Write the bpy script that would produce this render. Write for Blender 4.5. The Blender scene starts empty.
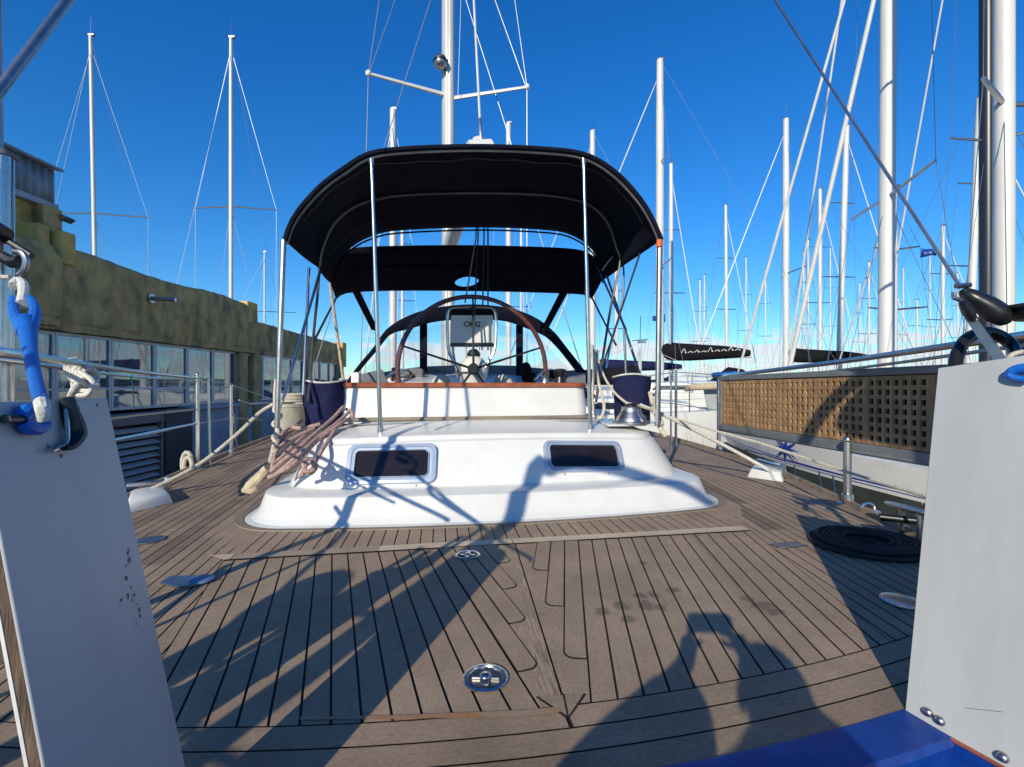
import bpy, bmesh, math, random
from mathutils import Vector, Matrix
rad = math.radians
random.seed(7)
SC = bpy.context.scene
COL = SC.collection

# ------------------------------------------------------------ camera, light, exposure
H = 0.86                       # eye height above the teak deck
F = 470.0
cam_d = bpy.data.cameras.new('camera'); cam = bpy.data.objects.new('camera', cam_d); COL.objects.link(cam)
cam_d.sensor_width = 36.0; cam_d.lens = 36.0 * F / 1024.0
cam_d.clip_start = 0.02; cam_d.clip_end = 6000
cam.location = (0, 0, H); cam.rotation_euler = (rad(90), 0, 0)
SC.camera = cam

SUN_AZ = 21.8                  # the light travels this many degrees to the right of straight ahead
SUN_EL = 24.3
travel = Vector((math.sin(rad(SUN_AZ)) * math.cos(rad(SUN_EL)), math.cos(rad(SUN_AZ)) * math.cos(rad(SUN_EL)), -math.sin(rad(SUN_EL))))
sun_d = bpy.data.lights.new('sun', 'SUN'); sun_d.energy = 4.9; sun_d.angle = rad(0.5); sun_d.color = (1.0, 0.925, 0.74)
sun = bpy.data.objects.new('sun', sun_d); COL.objects.link(sun)
sun.rotation_euler = travel.to_track_quat('-Z', 'Y').to_euler(); sun.location = (-6, -12, 10)

w = bpy.data.worlds.new('World'); SC.world = w; w.use_nodes = True
nt = w.node_tree; nt.nodes.clear()
def N(t, nt=None, **k):
    n = nt.nodes.new(t)
    for a, b in k.items(): setattr(n, a, b)
    return n
sky = N('ShaderNodeTexSky', nt, sky_type='NISHITA', sun_disc=False)
sky.sun_elevation = rad(SUN_EL); sky.sun_rotation = rad(180 + SUN_AZ)
sky.altitude = 300; sky.air_density = 1.0; sky.dust_density = 0.1; sky.ozone_density = 3.0
hs = N('ShaderNodeHueSaturation', nt); hs.inputs['Saturation'].default_value = 1.30; hs.inputs['Value'].default_value = 1.0
tc = N('ShaderNodeTexCoord', nt)
sep = N('ShaderNodeSeparateXYZ', nt)
mp = N('ShaderNodeMapping', nt); mp.inputs['Scale'].default_value = (4.6, 4.6, 17.0); mp.inputs['Location'].default_value = (3.1, 1.7, 0.4)
cn = N('ShaderNodeTexNoise', nt); cn.inputs['Scale'].default_value = 2.2; cn.inputs['Detail'].default_value = 7; cn.inputs['Roughness'].default_value = 0.6
cr = N('ShaderNodeMapRange', nt); cr.inputs[1].default_value = 0.46; cr.inputs[2].default_value = 0.51
el = N('ShaderNodeMapRange', nt); el.inputs[1].default_value = 0.105; el.inputs[2].default_value = 0.075
mul = N('ShaderNodeMath', nt, operation='MULTIPLY'); mul2 = N('ShaderNodeMath', nt, operation='MULTIPLY'); mul2.inputs[1].default_value = 0.85
mx = N('ShaderNodeMixRGB', nt); mx.inputs[2].default_value = (6.3, 6.6, 7.0, 1)
bg = N('ShaderNodeBackground', nt); bg.inputs['Strength'].default_value = 0.130
wo = N('ShaderNodeOutputWorld', nt)
L = nt.links.new
L(sky.outputs[0], hs.inputs['Color']); L(tc.outputs['Generated'], sep.inputs[0]); L(tc.outputs['Generated'], mp.inputs[0])
L(mp.outputs[0], cn.inputs['Vector']); L(cn.outputs['Fac'], cr.inputs[0]); L(sep.outputs[2], el.inputs[0])
L(cr.outputs[0], mul.inputs[0]); L(el.outputs[0], mul.inputs[1]); L(mul.outputs[0], mul2.inputs[0])
tint = N('ShaderNodeMixRGB', nt, blend_type='MULTIPLY'); tint.inputs[0].default_value = 1.0; tr_ = N('ShaderNodeValToRGB', nt); tr_.color_ramp.elements[0].position = 0.02; tr_.color_ramp.elements[0].color = (0.66, 0.94, 1.12, 1); tr_.color_ramp.elements[1].position = 0.55; tr_.color_ramp.elements[1].color = (0.46, 1.04, 1.42, 1); e_ = tr_.color_ramp.elements.new(0.25); e_.color = (0.62, 1.04, 1.30, 1); L(sep.outputs[2], tr_.inputs[0]); L(tr_.outputs[0], tint.inputs[2]); L(hs.outputs[0], tint.inputs[1]); L(tint.outputs[0], mx.inputs[1]); L(mul2.outputs[0], mx.inputs[0]); L(mx.outputs[0], bg.inputs[0]); L(bg.outputs[0], wo.inputs[0])
vs = SC.view_settings
vs.view_transform = 'Standard'; vs.look = 'None'; vs.exposure = -0.02; vs.gamma = 1.0; vs.use_curve_mapping = False
SC.cycles.max_bounces = 6; SC.cycles.transparent_max_bounces = 12

# ------------------------------------------------------------ materials
def sock(n, k, v):
    if k in n.inputs: n.inputs[k].default_value = v
def mat(name, col, rough=0.5, metal=0.0, var=0.12, scale=6.0, bump=0.0, bscale=40.0, spec=0.5, coat=0.0, col2=None, stretch=(1, 1, 1), lo=0.35, hi=0.68, detail=5):
    m = bpy.data.materials.new(name); m.use_nodes = True
    t = m.node_tree; b = t.nodes['Principled BSDF']
    sock(b, 'Roughness', rough); sock(b, 'Metallic', metal); sock(b, 'Specular IOR Level', spec); sock(b, 'Coat Weight', coat); sock(b, 'Coat Roughness', 0.12)
    tc = t.nodes.new('ShaderNodeTexCoord'); mp = t.nodes.new('ShaderNodeMapping'); mp.inputs['Scale'].default_value = stretch
    no = t.nodes.new('ShaderNodeTexNoise'); no.inputs['Scale'].default_value = scale; no.inputs['Detail'].default_value = detail; no.inputs['Roughness'].default_value = 0.6
    mr = t.nodes.new('ShaderNodeMapRange'); mr.inputs[1].default_value = lo; mr.inputs[2].default_value = hi
    mix = t.nodes.new('ShaderNodeMixRGB')
    c2 = col2 if col2 else tuple(c * (1 - var) for c in col)
    c1 = col if col2 else tuple(min(1, c * (1 + var * 0.5)) for c in col)
    mix.inputs[1].default_value = (*c1, 1); mix.inputs[2].default_value = (*c2, 1)
    l = t.links.new
    l(tc.outputs['Object'], mp.inputs[0]); l(mp.outputs[0], no.inputs['Vector']); l(no.outputs['Fac'], mr.inputs[0]); l(mr.outputs[0], mix.inputs[0]); l(mix.outputs[0], b.inputs['Base Color'])
    if bump:
        n2 = t.nodes.new('ShaderNodeTexNoise'); n2.inputs['Scale'].default_value = bscale; n2.inputs['Detail'].default_value = 4
        bp = t.nodes.new('ShaderNodeBump'); bp.inputs['Strength'].default_value = bump; bp.inputs['Distance'].default_value = 0.01
        l(mp.outputs[0], n2.inputs['Vector']); l(n2.outputs['Fac'], bp.inputs['Height']); l(bp.outputs[0], b.inputs['Normal'])
    return m
M = {}
M['white'] = mat('white_gelcoat', (0.67, 0.66, 0.63), 0.33, scale=4, col2=(0.60, 0.585, 0.545), coat=0.15, bump=0.04, bscale=9, lo=0.45, hi=0.75, detail=9)
M['white2'] = mat('weathered_white', (0.66, 0.65, 0.62), 0.5, var=0.22, scale=9, bump=0.05, bscale=30)
M['board'] = mat('board_white', (0.45, 0.458, 0.462), 0.45, scale=5, col2=(0.385, 0.388, 0.382), bump=0.08, bscale=30, stretch=(1, 1, 0.3), lo=0.42, hi=0.78, detail=10)
M['blue'] = mat('blue_gelcoat', (0.002, 0.030, 0.20), 0.40, var=0.35, scale=14, coat=0.0, spec=0.3, col2=(0.006, 0.050, 0.27), bump=0.12, bscale=20)
M['navy'] = mat('navy_canvas', (0.007, 0.008, 0.019), 0.9, var=0.4, scale=9, bump=0.8, bscale=7, spec=0.12)
M['bag'] = mat('navy_bag', (0.012, 0.014, 0.055), 0.85, var=0.3, scale=14, bump=0.5, bscale=14, spec=0.2)
M['blackfab'] = mat('black_canvas', (0.008, 0.008, 0.01), 0.9, var=0.3, scale=8, bump=0.3, bscale=12, spec=0.2)
M['steel'] = mat('stainless_steel', (0.60, 0.58, 0.55), 0.24, 1.0, var=0.12, scale=20, bump=0.02, bscale=60)
M['steeld'] = mat('dull_steel', (0.42, 0.41, 0.40), 0.35, 1.0, var=0.2, scale=20)
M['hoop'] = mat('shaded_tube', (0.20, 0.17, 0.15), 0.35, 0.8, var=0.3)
M['alu'] = mat('mast_aluminium', (0.62, 0.60, 0.56), 0.42, 0.35, var=0.15, scale=3, stretch=(4, 4, 0.3))
M['mastw'] = mat('mast_white', (0.62, 0.60, 0.56), 0.4, 0.0, var=0.1, scale=3, stretch=(4, 4, 0.3))
M['mastk'] = mat('mast_black', (0.018, 0.02, 0.03), 0.35, 0.0, var=0.2)
M['wire'] = mat('rigging_wire', (0.27, 0.28, 0.30), 0.4, 0.6, var=0.1)
M['wirek'] = mat('dark_line', (0.03, 0.035, 0.05), 0.7, var=0.2)
M['black'] = mat('black_plastic', (0.012, 0.012, 0.014), 0.35, var=0.3, scale=20, bump=0.05)
M['gframe'] = mat('grey_frame', (0.20, 0.21, 0.215), 0.5, 0.2, var=0.2, scale=10)
M['rubber'] = mat('caulking', (0.012, 0.011, 0.010), 0.75, var=0.3, scale=30)
M['glassk'] = mat('smoked_pane', (0.016, 0.011, 0.010), 0.15, var=0.3, scale=8)
M['ropew'] = mat('cream_rope', (0.56, 0.50, 0.40), 0.85, var=0.3, scale=70, bump=0.6, bscale=160)
M['ropep'] = mat('pink_flecked_rope', (0.50, 0.36, 0.31), 0.9, scale=60, col2=(0.32, 0.17, 0.14), bump=0.6, bscale=150)
M['ropek'] = mat('black_rope', (0.012, 0.012, 0.014), 0.8, scale=60, var=0.4, bump=0.7, bscale=140)
M['ropewh'] = mat('white_rope', (0.62, 0.60, 0.54), 0.85, scale=60, var=0.25, bump=0.35, bscale=120)
M['ropeb'] = mat('blue_webbing', (0.008, 0.13, 0.52), 0.5, scale=60, var=0.3, bump=0.12, bscale=150)
M['mahog'] = mat('varnished_mahogany', (0.30, 0.075, 0.028), 0.22, var=0.35, scale=14, stretch=(1, 1, 1), coat=0.6)
M['wheelw'] = mat('wheel_wood', (0.11, 0.028, 0.014), 0.25, var=0.35, scale=14, coat=0.6)
M['grey'] = mat('grey_canvas', (0.14, 0.145, 0.16), 0.85, var=0.3, scale=10, bump=0.2)
M['cream'] = mat('cream_canvas', (0.60, 0.56, 0.46), 0.8, var=0.15, scale=10, bump=0.2)
M['ltgrey'] = mat('light_grey_paint', (0.42, 0.43, 0.42), 0.45, var=0.1, scale=10)
M['concrete'] = mat('mossy_concrete', (0.52, 0.35, 0.135), 0.9, scale=3.0, col2=(0.165, 0.12, 0.07), bump=0.9, bscale=26, lo=0.40, hi=0.70, stretch=(1, 1, 0.6), detail=15)
M['ochre'] = mat('ochre_concrete', (0.62, 0.42, 0.12), 0.9, scale=3, col2=(0.20, 0.14, 0.07), bump=0.5, bscale=9, lo=0.45, hi=0.8, detail=9)
M['paleblue'] = mat('painted_wall', (0.34, 0.37, 0.42), 0.8, var=0.25, scale=3, bump=0.2)
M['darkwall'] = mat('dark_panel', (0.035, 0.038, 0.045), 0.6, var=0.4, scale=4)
M['rusty'] = mat('rusty_metal', (0.16, 0.15, 0.145), 0.6, scale=5, col2=(0.16, 0.06, 0.03), lo=0.5, hi=0.66)
M['corr'] = mat('corrugated_sheet', (0.24, 0.27, 0.31), 0.6, var=0.3, scale=3)
M['frame'] = mat('window_frame', (0.46, 0.47, 0.48), 0.5, 0.3, var=0.2)
M['bucket'] = mat('bucket_plastic', (0.34, 0.32, 0.26), 0.5, var=0.2, scale=12)
M['bottom'] = mat('shaded_antifouling', (0.035, 0.042, 0.040), 0.8, var=0.35, scale=4)  # paint tone darkened to carry the shade under the neighbour's hull
M['stripe'] = mat('blue_stripe', (0.01, 0.03, 0.30), 0.4, var=0.1)
M['bluefend'] = mat('blue_fender', (0.01, 0.05, 0.25), 0.4, var=0.2)
M['orange'] = mat('orange_tape', (0.75, 0.12, 0.02), 0.6, var=0.2)
M['skin'] = mat('skin', (0.50, 0.30, 0.21), 0.55, var=0.1, scale=20)
M['jacket'] = mat('dark_jacket', (0.03, 0.035, 0.05), 0.85, var=0.3, scale=10, bump=0.3)
M['jeans'] = mat('denim', (0.05, 0.08, 0.15), 0.85, var=0.3, scale=20, bump=0.2)
M['hair'] = mat('dark_hair', (0.03, 0.02, 0.015), 0.7, var=0.4, scale=50, bump=0.5)
M['ply'] = mat('plywood_edge', (0.15, 0.10, 0.065), 0.85, scale=30, col2=(0.04, 0.028, 0.02), bump=0.5, bscale=60, stretch=(3, 3, 0.25))
M['tan'] = mat('tan_cloth', (0.50, 0.40, 0.27), 0.9, var=0.35, scale=25, bump=0.4)
M['tube'] = mat('hypalon_grey', (0.36, 0.37, 0.38), 0.6, var=0.15, scale=6)

def teak_mat(name, base, dark, spots=()):
    m = bpy.data.materials.new(name); m.use_nodes = True
    t = m.node_tree; b = t.nodes['Principled BSDF']; l = t.links.new
    sock(b, 'Roughness', 0.68); sock(b, 'Specular IOR Level', 0.35)
    uv = t.nodes.new('ShaderNodeUVMap'); uv.uv_map = 'UVMap'
    at = t.nodes.new('ShaderNodeAttribute'); at.attribute_name = 'tone'
    add = t.nodes.new('ShaderNodeVectorMath'); add.operation = 'ADD'
    l(uv.outputs[0], add.inputs[0]); l(at.outputs['Color'], add.inputs[1])
    mp = t.nodes.new('ShaderNodeMapping'); mp.inputs['Scale'].default_value = (1.0, 26.0, 1.0)
    l(add.outputs[0], mp.inputs[0])
    n1 = t.nodes.new('ShaderNodeTexNoise'); n1.inputs['Scale'].default_value = 5.0; n1.inputs['Detail'].default_value = 6; n1.inputs['Roughness'].default_value = 0.7
    l(mp.outputs[0], n1.inputs['Vector'])
    tc = t.nodes.new('ShaderNodeTexCoord')
    n2 = t.nodes.new('ShaderNodeTexNoise'); n2.inputs['Scale'].default_value = 3.5; n2.inputs['Detail'].default_value = 6; n2.inputs['Roughness'].default_value = 0.65
    l(tc.outputs['Object'], n2.inputs['Vector'])
    n3 = t.nodes.new('ShaderNodeTexNoise'); n3.inputs['Scale'].default_value = 90; n3.inputs['Detail'].default_value = 2
    l(tc.outputs['Object'], n3.inputs['Vector'])
    mix = t.nodes.new('ShaderNodeMixRGB'); mix.inputs[1].default_value = (*base, 1); mix.inputs[2].default_value = (*dark, 1)
    r1 = t.nodes.new('ShaderNodeMapRange'); r1.inputs[1].default_value = 0.36; r1.inputs[2].default_value = 0.68
    l(n1.outputs['Fac'], r1.inputs[0]); l(r1.outputs[0], mix.inputs[0])
    r2 = t.nodes.new('ShaderNodeMapRange'); r2.inputs[1].default_value = 0.3; r2.inputs[2].default_value = 0.75; r2.inputs[3].default_value = 1.15; r2.inputs[4].default_value = 0.72
    l(n2.outputs['Fac'], r2.inputs[0])
    r3 = t.nodes.new('ShaderNodeMapRange'); r3.inputs[3].default_value = 0.72; r3.inputs[4].default_value = 1.18
    l(at.outputs['Fac'], r3.inputs[0])
    mu = t.nodes.new('ShaderNodeMath'); mu.operation = 'MULTIPLY'; l(r2.outputs[0], mu.inputs[0]); l(r3.outputs[0], mu.inputs[1])
    r4 = t.nodes.new('ShaderNodeMapRange'); r4.inputs[1].default_value = 0.3; r4.inputs[2].default_value = 0.7; r4.inputs[3].default_value = 0.88; r4.inputs[4].default_value = 1.10
    l(n3.outputs['Fac'], r4.inputs[0])
    mu3 = t.nodes.new('ShaderNodeMath'); mu3.operation = 'MULTIPLY'; l(mu.outputs[0], mu3.inputs[0]); l(r4.outputs[0], mu3.inputs[1])
    vm = t.nodes.new('ShaderNodeVectorMath'); vm.operation = 'SCALE'; l(mix.outputs[0], vm.inputs[0]); l(mu3.outputs[0], vm.inputs['Scale'])
    last = vm.outputs[0]; rough = None
    if spots:
        # water drips and wear with a shape of their own: discs with ragged rims
        dn = t.nodes.new('ShaderNodeTexNoise'); dn.inputs['Scale'].default_value = 14; l(tc.outputs['Object'], dn.inputs['Vector'])
        ds = t.nodes.new('ShaderNodeVectorMath'); ds.operation = 'SCALE'; l(dn.outputs['Color'], ds.inputs[0]); ds.inputs['Scale'].default_value = 0.075
        ps = t.nodes.new('ShaderNodeVectorMath'); ps.operation = 'ADD'; l(tc.outputs['Object'], ps.inputs[0]); l(ds.outputs[0], ps.inputs[1])
        acc = None
        for (x, y, r) in spots:
            d = t.nodes.new('ShaderNodeVectorMath'); d.operation = 'DISTANCE'; l(ps.outputs[0], d.inputs[0]); d.inputs[1].default_value = (x + 0.037, y + 0.037, 0.025)
            q = t.nodes.new('ShaderNodeMapRange'); q.inputs[1].default_value = r + 0.022; q.inputs[2].default_value = r + 0.004; l(d.outputs['Value'], q.inputs[0])
            if acc is None: acc = q.outputs[0]
            else:
                mxm = t.nodes.new('ShaderNodeMath'); mxm.operation = 'MAXIMUM'; l(acc, mxm.inputs[0]); l(q.outputs[0], mxm.inputs[1]); acc = mxm.outputs[0]
        rr = t.nodes.new('ShaderNodeMapRange'); rr.inputs[3].default_value = 1.0; rr.inputs[4].default_value = 0.55; l(acc, rr.inputs[0])
        v2 = t.nodes.new('ShaderNodeVectorMath'); v2.operation = 'SCALE'; l(last, v2.inputs[0]); l(rr.outputs[0], v2.inputs['Scale']); last = v2.outputs[0]
    l(last, b.inputs['Base Color'])
    bp = t.nodes.new('ShaderNodeBump'); bp.inputs['Strength'].default_value = 0.35; bp.inputs['Distance'].default_value = 0.003
    l(n1.outputs['Fac'], bp.inputs['Height']); l(bp.outputs[0], b.inputs['Normal'])
    return m

# water
def water_mat():
    m = bpy.data.materials.new('harbour_water'); m.use_nodes = True; t = m.node_tree; b = t.nodes['Principled BSDF']
    sock(b, 'Base Color', (0.006, 0.018, 0.03, 1)); sock(b, 'Roughness', 0.06); sock(b, 'IOR', 1.33)
    tc = t.nodes.new('ShaderNodeTexCoord'); n = t.nodes.new('ShaderNodeTexNoise'); n.inputs['Scale'].default_value = 3.0; n.inputs['Detail'].default_value = 4
    bp = t.nodes.new('ShaderNodeBump'); bp.inputs['Strength'].default_value = 0.35; bp.inputs['Distance'].default_value = 0.08
    t.links.new(tc.outputs['Object'], n.inputs['Vector']); t.links.new(n.outputs['Fac'], bp.inputs['Height']); t.links.new(bp.outputs[0], b.inputs['Normal'])
    return m
M['water'] = water_mat()
def pane_mat(name, tint, alpha, rough=0.03):
    m = bpy.data.materials.new(name); m.use_nodes = True; t = m.node_tree; t.nodes.clear()
    tr = t.nodes.new('ShaderNodeBsdfTransparent'); tr.inputs[0].default_value = (*tint, 1)
    gl = t.nodes.new('ShaderNodeBsdfPrincipled'); sock(gl, 'Base Color', (0.6, 0.65, 0.7, 1)); sock(gl, 'Roughness', rough)
    mx = t.nodes.new('ShaderNodeMixShader'); mx.inputs[0].default_value = alpha
    tc = t.nodes.new('ShaderNodeTexCoord'); n = t.nodes.new('ShaderNodeTexNoise'); n.inputs['Scale'].default_value = 6
    r = t.nodes.new('ShaderNodeMapRange'); r.inputs[3].default_value = alpha * 0.5; r.inputs[4].default_value = alpha * 1.6
    t.links.new(tc.outputs['Object'], n.inputs['Vector']); t.links.new(n.outputs['Fac'], r.inputs[0]); t.links.new(r.outputs[0], mx.inputs[0])
    o = t.nodes.new('ShaderNodeOutputMaterial')
    t.links.new(tr.outputs[0], mx.inputs[1]); t.links.new(gl.outputs[0], mx.inputs[2]); t.links.new(mx.outputs[0], o.inputs[0])
    return m
M['vinyl'] = pane_mat('clear_vinyl', (0.90, 0.93, 0.95), 0.10)
M['shopglass'] = mat('building_glass', (0.22, 0.25, 0.28), 0.02, 0.7, var=0.15, scale=2, spec=1.0)

# ------------------------------------------------------------ mesh builder
def V(*a): return Vector(a if len(a) > 1 else a[0])
class MB:
    def __init__(s): s.v = []; s.f = []; s.uv = {}; s.tone = {}
    def add(s, vs, fs):
        o = len(s.v); s.v += [Vector(p) for p in vs]; s.f += [tuple(i + o for i in f) for f in fs]; return o
    def box(s, c, d, ax=None):
        c = Vector(c); X, Y, Z = ax if ax else (Vector((1, 0, 0)), Vector((0, 1, 0)), Vector((0, 0, 1)))
        vs = [c + X * (i * d[0] / 2) + Y * (j * d[1] / 2) + Z * (k * d[2] / 2) for k in (-1, 1) for j in (-1, 1) for i in (-1, 1)]
        s.add(vs, [(0, 2, 3, 1), (4, 5, 7, 6), (0, 1, 5, 4), (2, 6, 7, 3), (0, 4, 6, 2), (1, 3, 7, 5)]); return s
    def beam(s, p, q, w, h, up=(0, 0, 1)):
        p = Vector(p); q = Vector(q); d = q - p; Y = d.normalized(); X = Y.cross(Vector(up)).normalized(); Z = X.cross(Y)
        return s.box((p + q) / 2, (w, d.length, h), (X, Y, Z))
    def tube(s, pts, r, n=8, closed=False, sm=0, flat=1.0):
        P = [Vector(p) for p in pts]
        if sm: P = smooth(P, sm, closed)
        m = len(P); R = r if isinstance(r, (list, tuple)) else None
        if R and len(R) != m: R = [R[min(len(R) - 1, int(i * len(R) / m))] if False else lerpl(R, i / (m - 1)) for i in range(m)]
        T = []
        for i in range(m):
            a = P[(i - 1) % m] if (closed or i > 0) else P[i]; b = P[(i + 1) % m] if (closed or i < m - 1) else P[i]
            d = b - a; T.append(d.normalized() if d.length > 1e-9 else Vector((0, 0, 1)))
        u = T[0].orthogonal().normalized(); vs = []
        for i in range(m):
            u = (u - T[i] * u.dot(T[i])); u = u.normalized() if u.length > 1e-6 else T[i].orthogonal().normalized()
            w_ = T[i].cross(u); rr = R[i] if R else r
            for k in range(n):
                a = 2 * math.pi * k / n
                vs.append(P[i] + (u * math.cos(a) + w_ * math.sin(a) * flat) * rr)
        fs = []
        for i in range(m if closed else m - 1):
            for k in range(n):
                a = i * n + k; b = i * n + (k + 1) % n; j = (i + 1) % m
                fs.append((a, b, j * n + (k + 1) % n, j * n + k))
        if not closed: fs += [tuple(range(n - 1, -1, -1)), tuple(range((m - 1) * n, m * n))]
        s.add(vs, fs); return s
    def lathe(s, c, prof, n=24, axis=(0, 0, 1), cap=True):
        c = Vector(c); A = Vector(axis).normalized(); U = A.orthogonal().normalized(); W_ = A.cross(U); vs = []; fs = []
        for (r, h) in prof:
            for k in range(n):
                a = 2 * math.pi * k / n; vs.append(c + A * h + (U * math.cos(a) + W_ * math.sin(a)) * r)
        for i in range(len(prof) - 1):
            for k in range(n):
                fs.append((i * n + k, i * n + (k + 1) % n, (i + 1) * n + (k + 1) % n, (i + 1) * n + k))
        if cap: fs += [tuple(range(n - 1, -1, -1)), tuple(range((len(prof) - 1) * n, len(prof) * n))]
        s.add(vs, fs); return s
    def loft(s, rows, closed=False):
        n = len(rows[0]); vs = [p for r in rows for p in r]; fs = []
        for i in range(len(rows) - 1):
            for k in range(n if closed else n - 1):
                fs.append((i * n + k, i * n + (k + 1) % n, (i + 1) * n + (k + 1) % n, (i + 1) * n + k))
        s.add(vs, fs); return s
    def prism(s, poly, dvec):
        n = len(poly); d = Vector(dvec); vs = [Vector(p) for p in poly] + [Vector(p) + d for p in poly]
        s.add(vs, [tuple(range(n - 1, -1, -1)), tuple(range(n, 2 * n))] + [(i, (i + 1) % n, n + (i + 1) % n, n + i) for i in range(n)]); return s
    def sphere(s, c, r, n=16, sc=(1, 1, 1), half=False):
        c = Vector(c); rows = []
        m = n // 2
        for i in range(m + 1):
            th = (math.pi / 2 if half else math.pi) * i / m
            rows.append([c + Vector((math.sin(th) * math.cos(2 * math.pi * k / n) * r * sc[0], math.sin(th) * math.sin(2 * math.pi * k / n) * r * sc[1], math.cos(th) * r * sc[2])) for k in range(n)])
        s.loft(rows, True)
        if half: s.f.append(tuple(range(len(s.v) - n, len(s.v))))
        return s
    def build(s, name, m, parent=None, base=None, smooth_=35, bevel=0, solid=0, kind=None, bseg=1):
        me = bpy.data.meshes.new(name)
        root = parent
        while root is not None and root.parent is not None: root = root.parent
        off = Vector(root.location) if root is not None else (Vector(base) if base is not None else Vector((0, 0, 0)))
        me.from_pydata([v - off for v in s.v], [], s.f); me.validate(verbose=False)
        bm = bmesh.new(); bm.from_mesh(me)
        if s.uv:
            pass
        else:
            bmesh.ops.remove_doubles(bm, verts=bm.verts, dist=1e-5)
            bmesh.ops.recalc_face_normals(bm, faces=bm.faces)
            if bevel:
                es = [e for e in bm.edges if len(e.link_faces) == 2 and e.calc_face_angle(0) > rad(38)]
                if es: bmesh.ops.bevel(bm, geom=es, offset=bevel, segments=bseg, profile=0.6, affect='EDGES', clamp_overlap=True)
        bm.to_mesh(me); bm.free()
        if s.uv:
            ul = me.uv_layers.new(name='UVMap'); ca = me.color_attributes.new('tone', 'FLOAT_COLOR', 'CORNER')
            for p in me.polygons:
                for li, k in zip(p.loop_indices, range(len(p.loop_indices))):
                    ul.data[li].uv = s.uv[p.index][k] if p.index in s.uv else (0, 0)
                    c = s.tone.get(p.index, 0.5); ca.data[li].color = (c, c, c, 1)
        if smooth_:
            for p in me.polygons: p.use_smooth = True
            me.set_sharp_from_angle(angle=rad(smooth_))
        me.materials.append(m)
        o = bpy.data.objects.new(name, me); COL.objects.link(o)
        if parent is not None: o.parent = parent
        else: o.location = off
        if kind: o['kind'] = kind
        if solid:
            md = o.modifiers.new('thickness', 'SOLIDIFY'); md.thickness = solid; md.offset = 0
        return o
def lerpl(Lst, u):
    x = u * (len(Lst) - 1); i = min(int(x), len(Lst) - 2); return Lst[i] + (Lst[i + 1] - Lst[i]) * (x - i)
def smooth(P, k, closed=False):
    out = []; m = len(P)
    for i in range(m if closed else m - 1):
        a = P[(i - 1) % m] if (closed or i > 0) else P[i]; b = P[i]; c = P[(i + 1) % m]; d = P[(i + 2) % m] if (closed or i + 2 < m) else c
        for j in range(k):
            t = j / k
            out.append(0.5 * ((2 * b) + (c - a) * t + (2 * a - 5 * b + 4 * c - d) * t * t + (3 * b - a - 3 * c + d) * t ** 3))
    if not closed: out.append(P[-1])
    return out
def resample(P, n):
    P = [Vector(p) for p in P]; L_ = [0]
    for a, b in zip(P, P[1:]): L_.append(L_[-1] + (b - a).length)
    out = []
    for i in range(n):
        t = L_[-1] * i / (n - 1); j = 0
        while j < len(P) - 2 and L_[j + 1] < t: j += 1
        out.append(P[j].lerp(P[j + 1], (t - L_[j]) / max(1e-9, L_[j + 1] - L_[j])))
    return out

def tag(o, label=None, cat=None, group=None, kind=None):
    if label: o['label'] = label
    if cat: o['category'] = cat
    if group: o['group'] = group
    if kind: o['kind'] = kind
    return o
def thing(name, label, cat, loc, group=None):
    o = bpy.data.objects.new(name, None); COL.objects.link(o); o.location = loc; o.empty_display_size = 0.2
    return tag(o, label, cat, group)

# ------------------------------------------------------------ frames of reference
A0 = rad(9.4)                                    # the yacht lies 9.4 degrees to port of the view
RX, RY, FX, FY = math.cos(A0), math.sin(A0), -math.sin(A0), math.cos(A0)
def W(s, t, z=0.0): return Vector((0.33 + s * RX + t * FX, s * RY + t * FY, z))
def P(px, py, Y): return Vector(((px - 512) / F * Y, Y, H - (py - 383.5) / F * Y))
def D(px, py, z=0.0): return P(px, py, (H - z) * F / (py - 383.5))
def PT(px, py, t):                               # point on the yacht's cross plane t
    k = (px - 512) / F; return P(px, py, (t - 0.33 * RY) / (FY - RY * k))
def ST(p): return ((p.x - 0.33) * RX + p.y * RY, (p.x - 0.33) * FX + p.y * FY)
WATER = -1.35
# ------------------------------------------------------------ setting: water, far shore
mb = MB(); mb.add([(-2500, -600, WATER), (2500, -600, WATER), (2500, 3500, WATER), (-2500, 3500, WATER)], [(0, 1, 2, 3)])
mb.build('water', M['water'], kind='structure', smooth_=0)
mb = MB()
rr = random.Random(3)
xs = [-900 + i * 30 for i in range(90)]
top = [WATER + 3 + 5 * (0.5 + 0.5 * math.sin(i * 0.31)) + rr.random() * 2 for i in range(90)]
mb.loft([[Vector((x, 700, WATER - 1)) for x in xs], [Vector((x, 705, z)) for x, z in zip(xs, top)], [Vector((x, 900, WATER - 1)) for x in xs]])
M['shore'] = mat('far_shore', (0.08, 0.11, 0.10), 0.9, var=0.4, scale=0.03)
mb.build('hills', M['shore'], kind='structure')

# ------------------------------------------------------------ OUR YACHT
yroot = W(0, 7, WATER)
Y_ = thing('sailing_yacht', 'near white and blue yacht with teak deck and navy bimini, seen from its own stern', 'sailboat', yroot)
deckR = [(1.05, 1.75), (1.6, 2.10), (2.4, 2.39), (2.94, 2.57), (3.7, 2.83), (4.5, 3.04), (6.7, 3.32), (9, 3.35), (11.5, 3.0), (14, 2.1), (16, 1.1), (17.6, 0.02)]
deckL = [(1.05, -1.80), (1.6, -2.10), (2.4, -2.33), (2.94, -2.44), (3.7, -2.56), (4.5, -2.66), (6.7, -2.85), (9, -2.90), (11.5, -2.65), (14, -1.9), (16, -1.0), (17.6, 0.0)]
def edge(tab, t):
    if t <= tab[0][0]: return tab[0][1]
    for (a, x), (b, y) in zip(tab, tab[1:]):
        if t <= b: return x + (y - x) * (t - a) / (b - a)
    return tab[-1][1]
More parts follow.
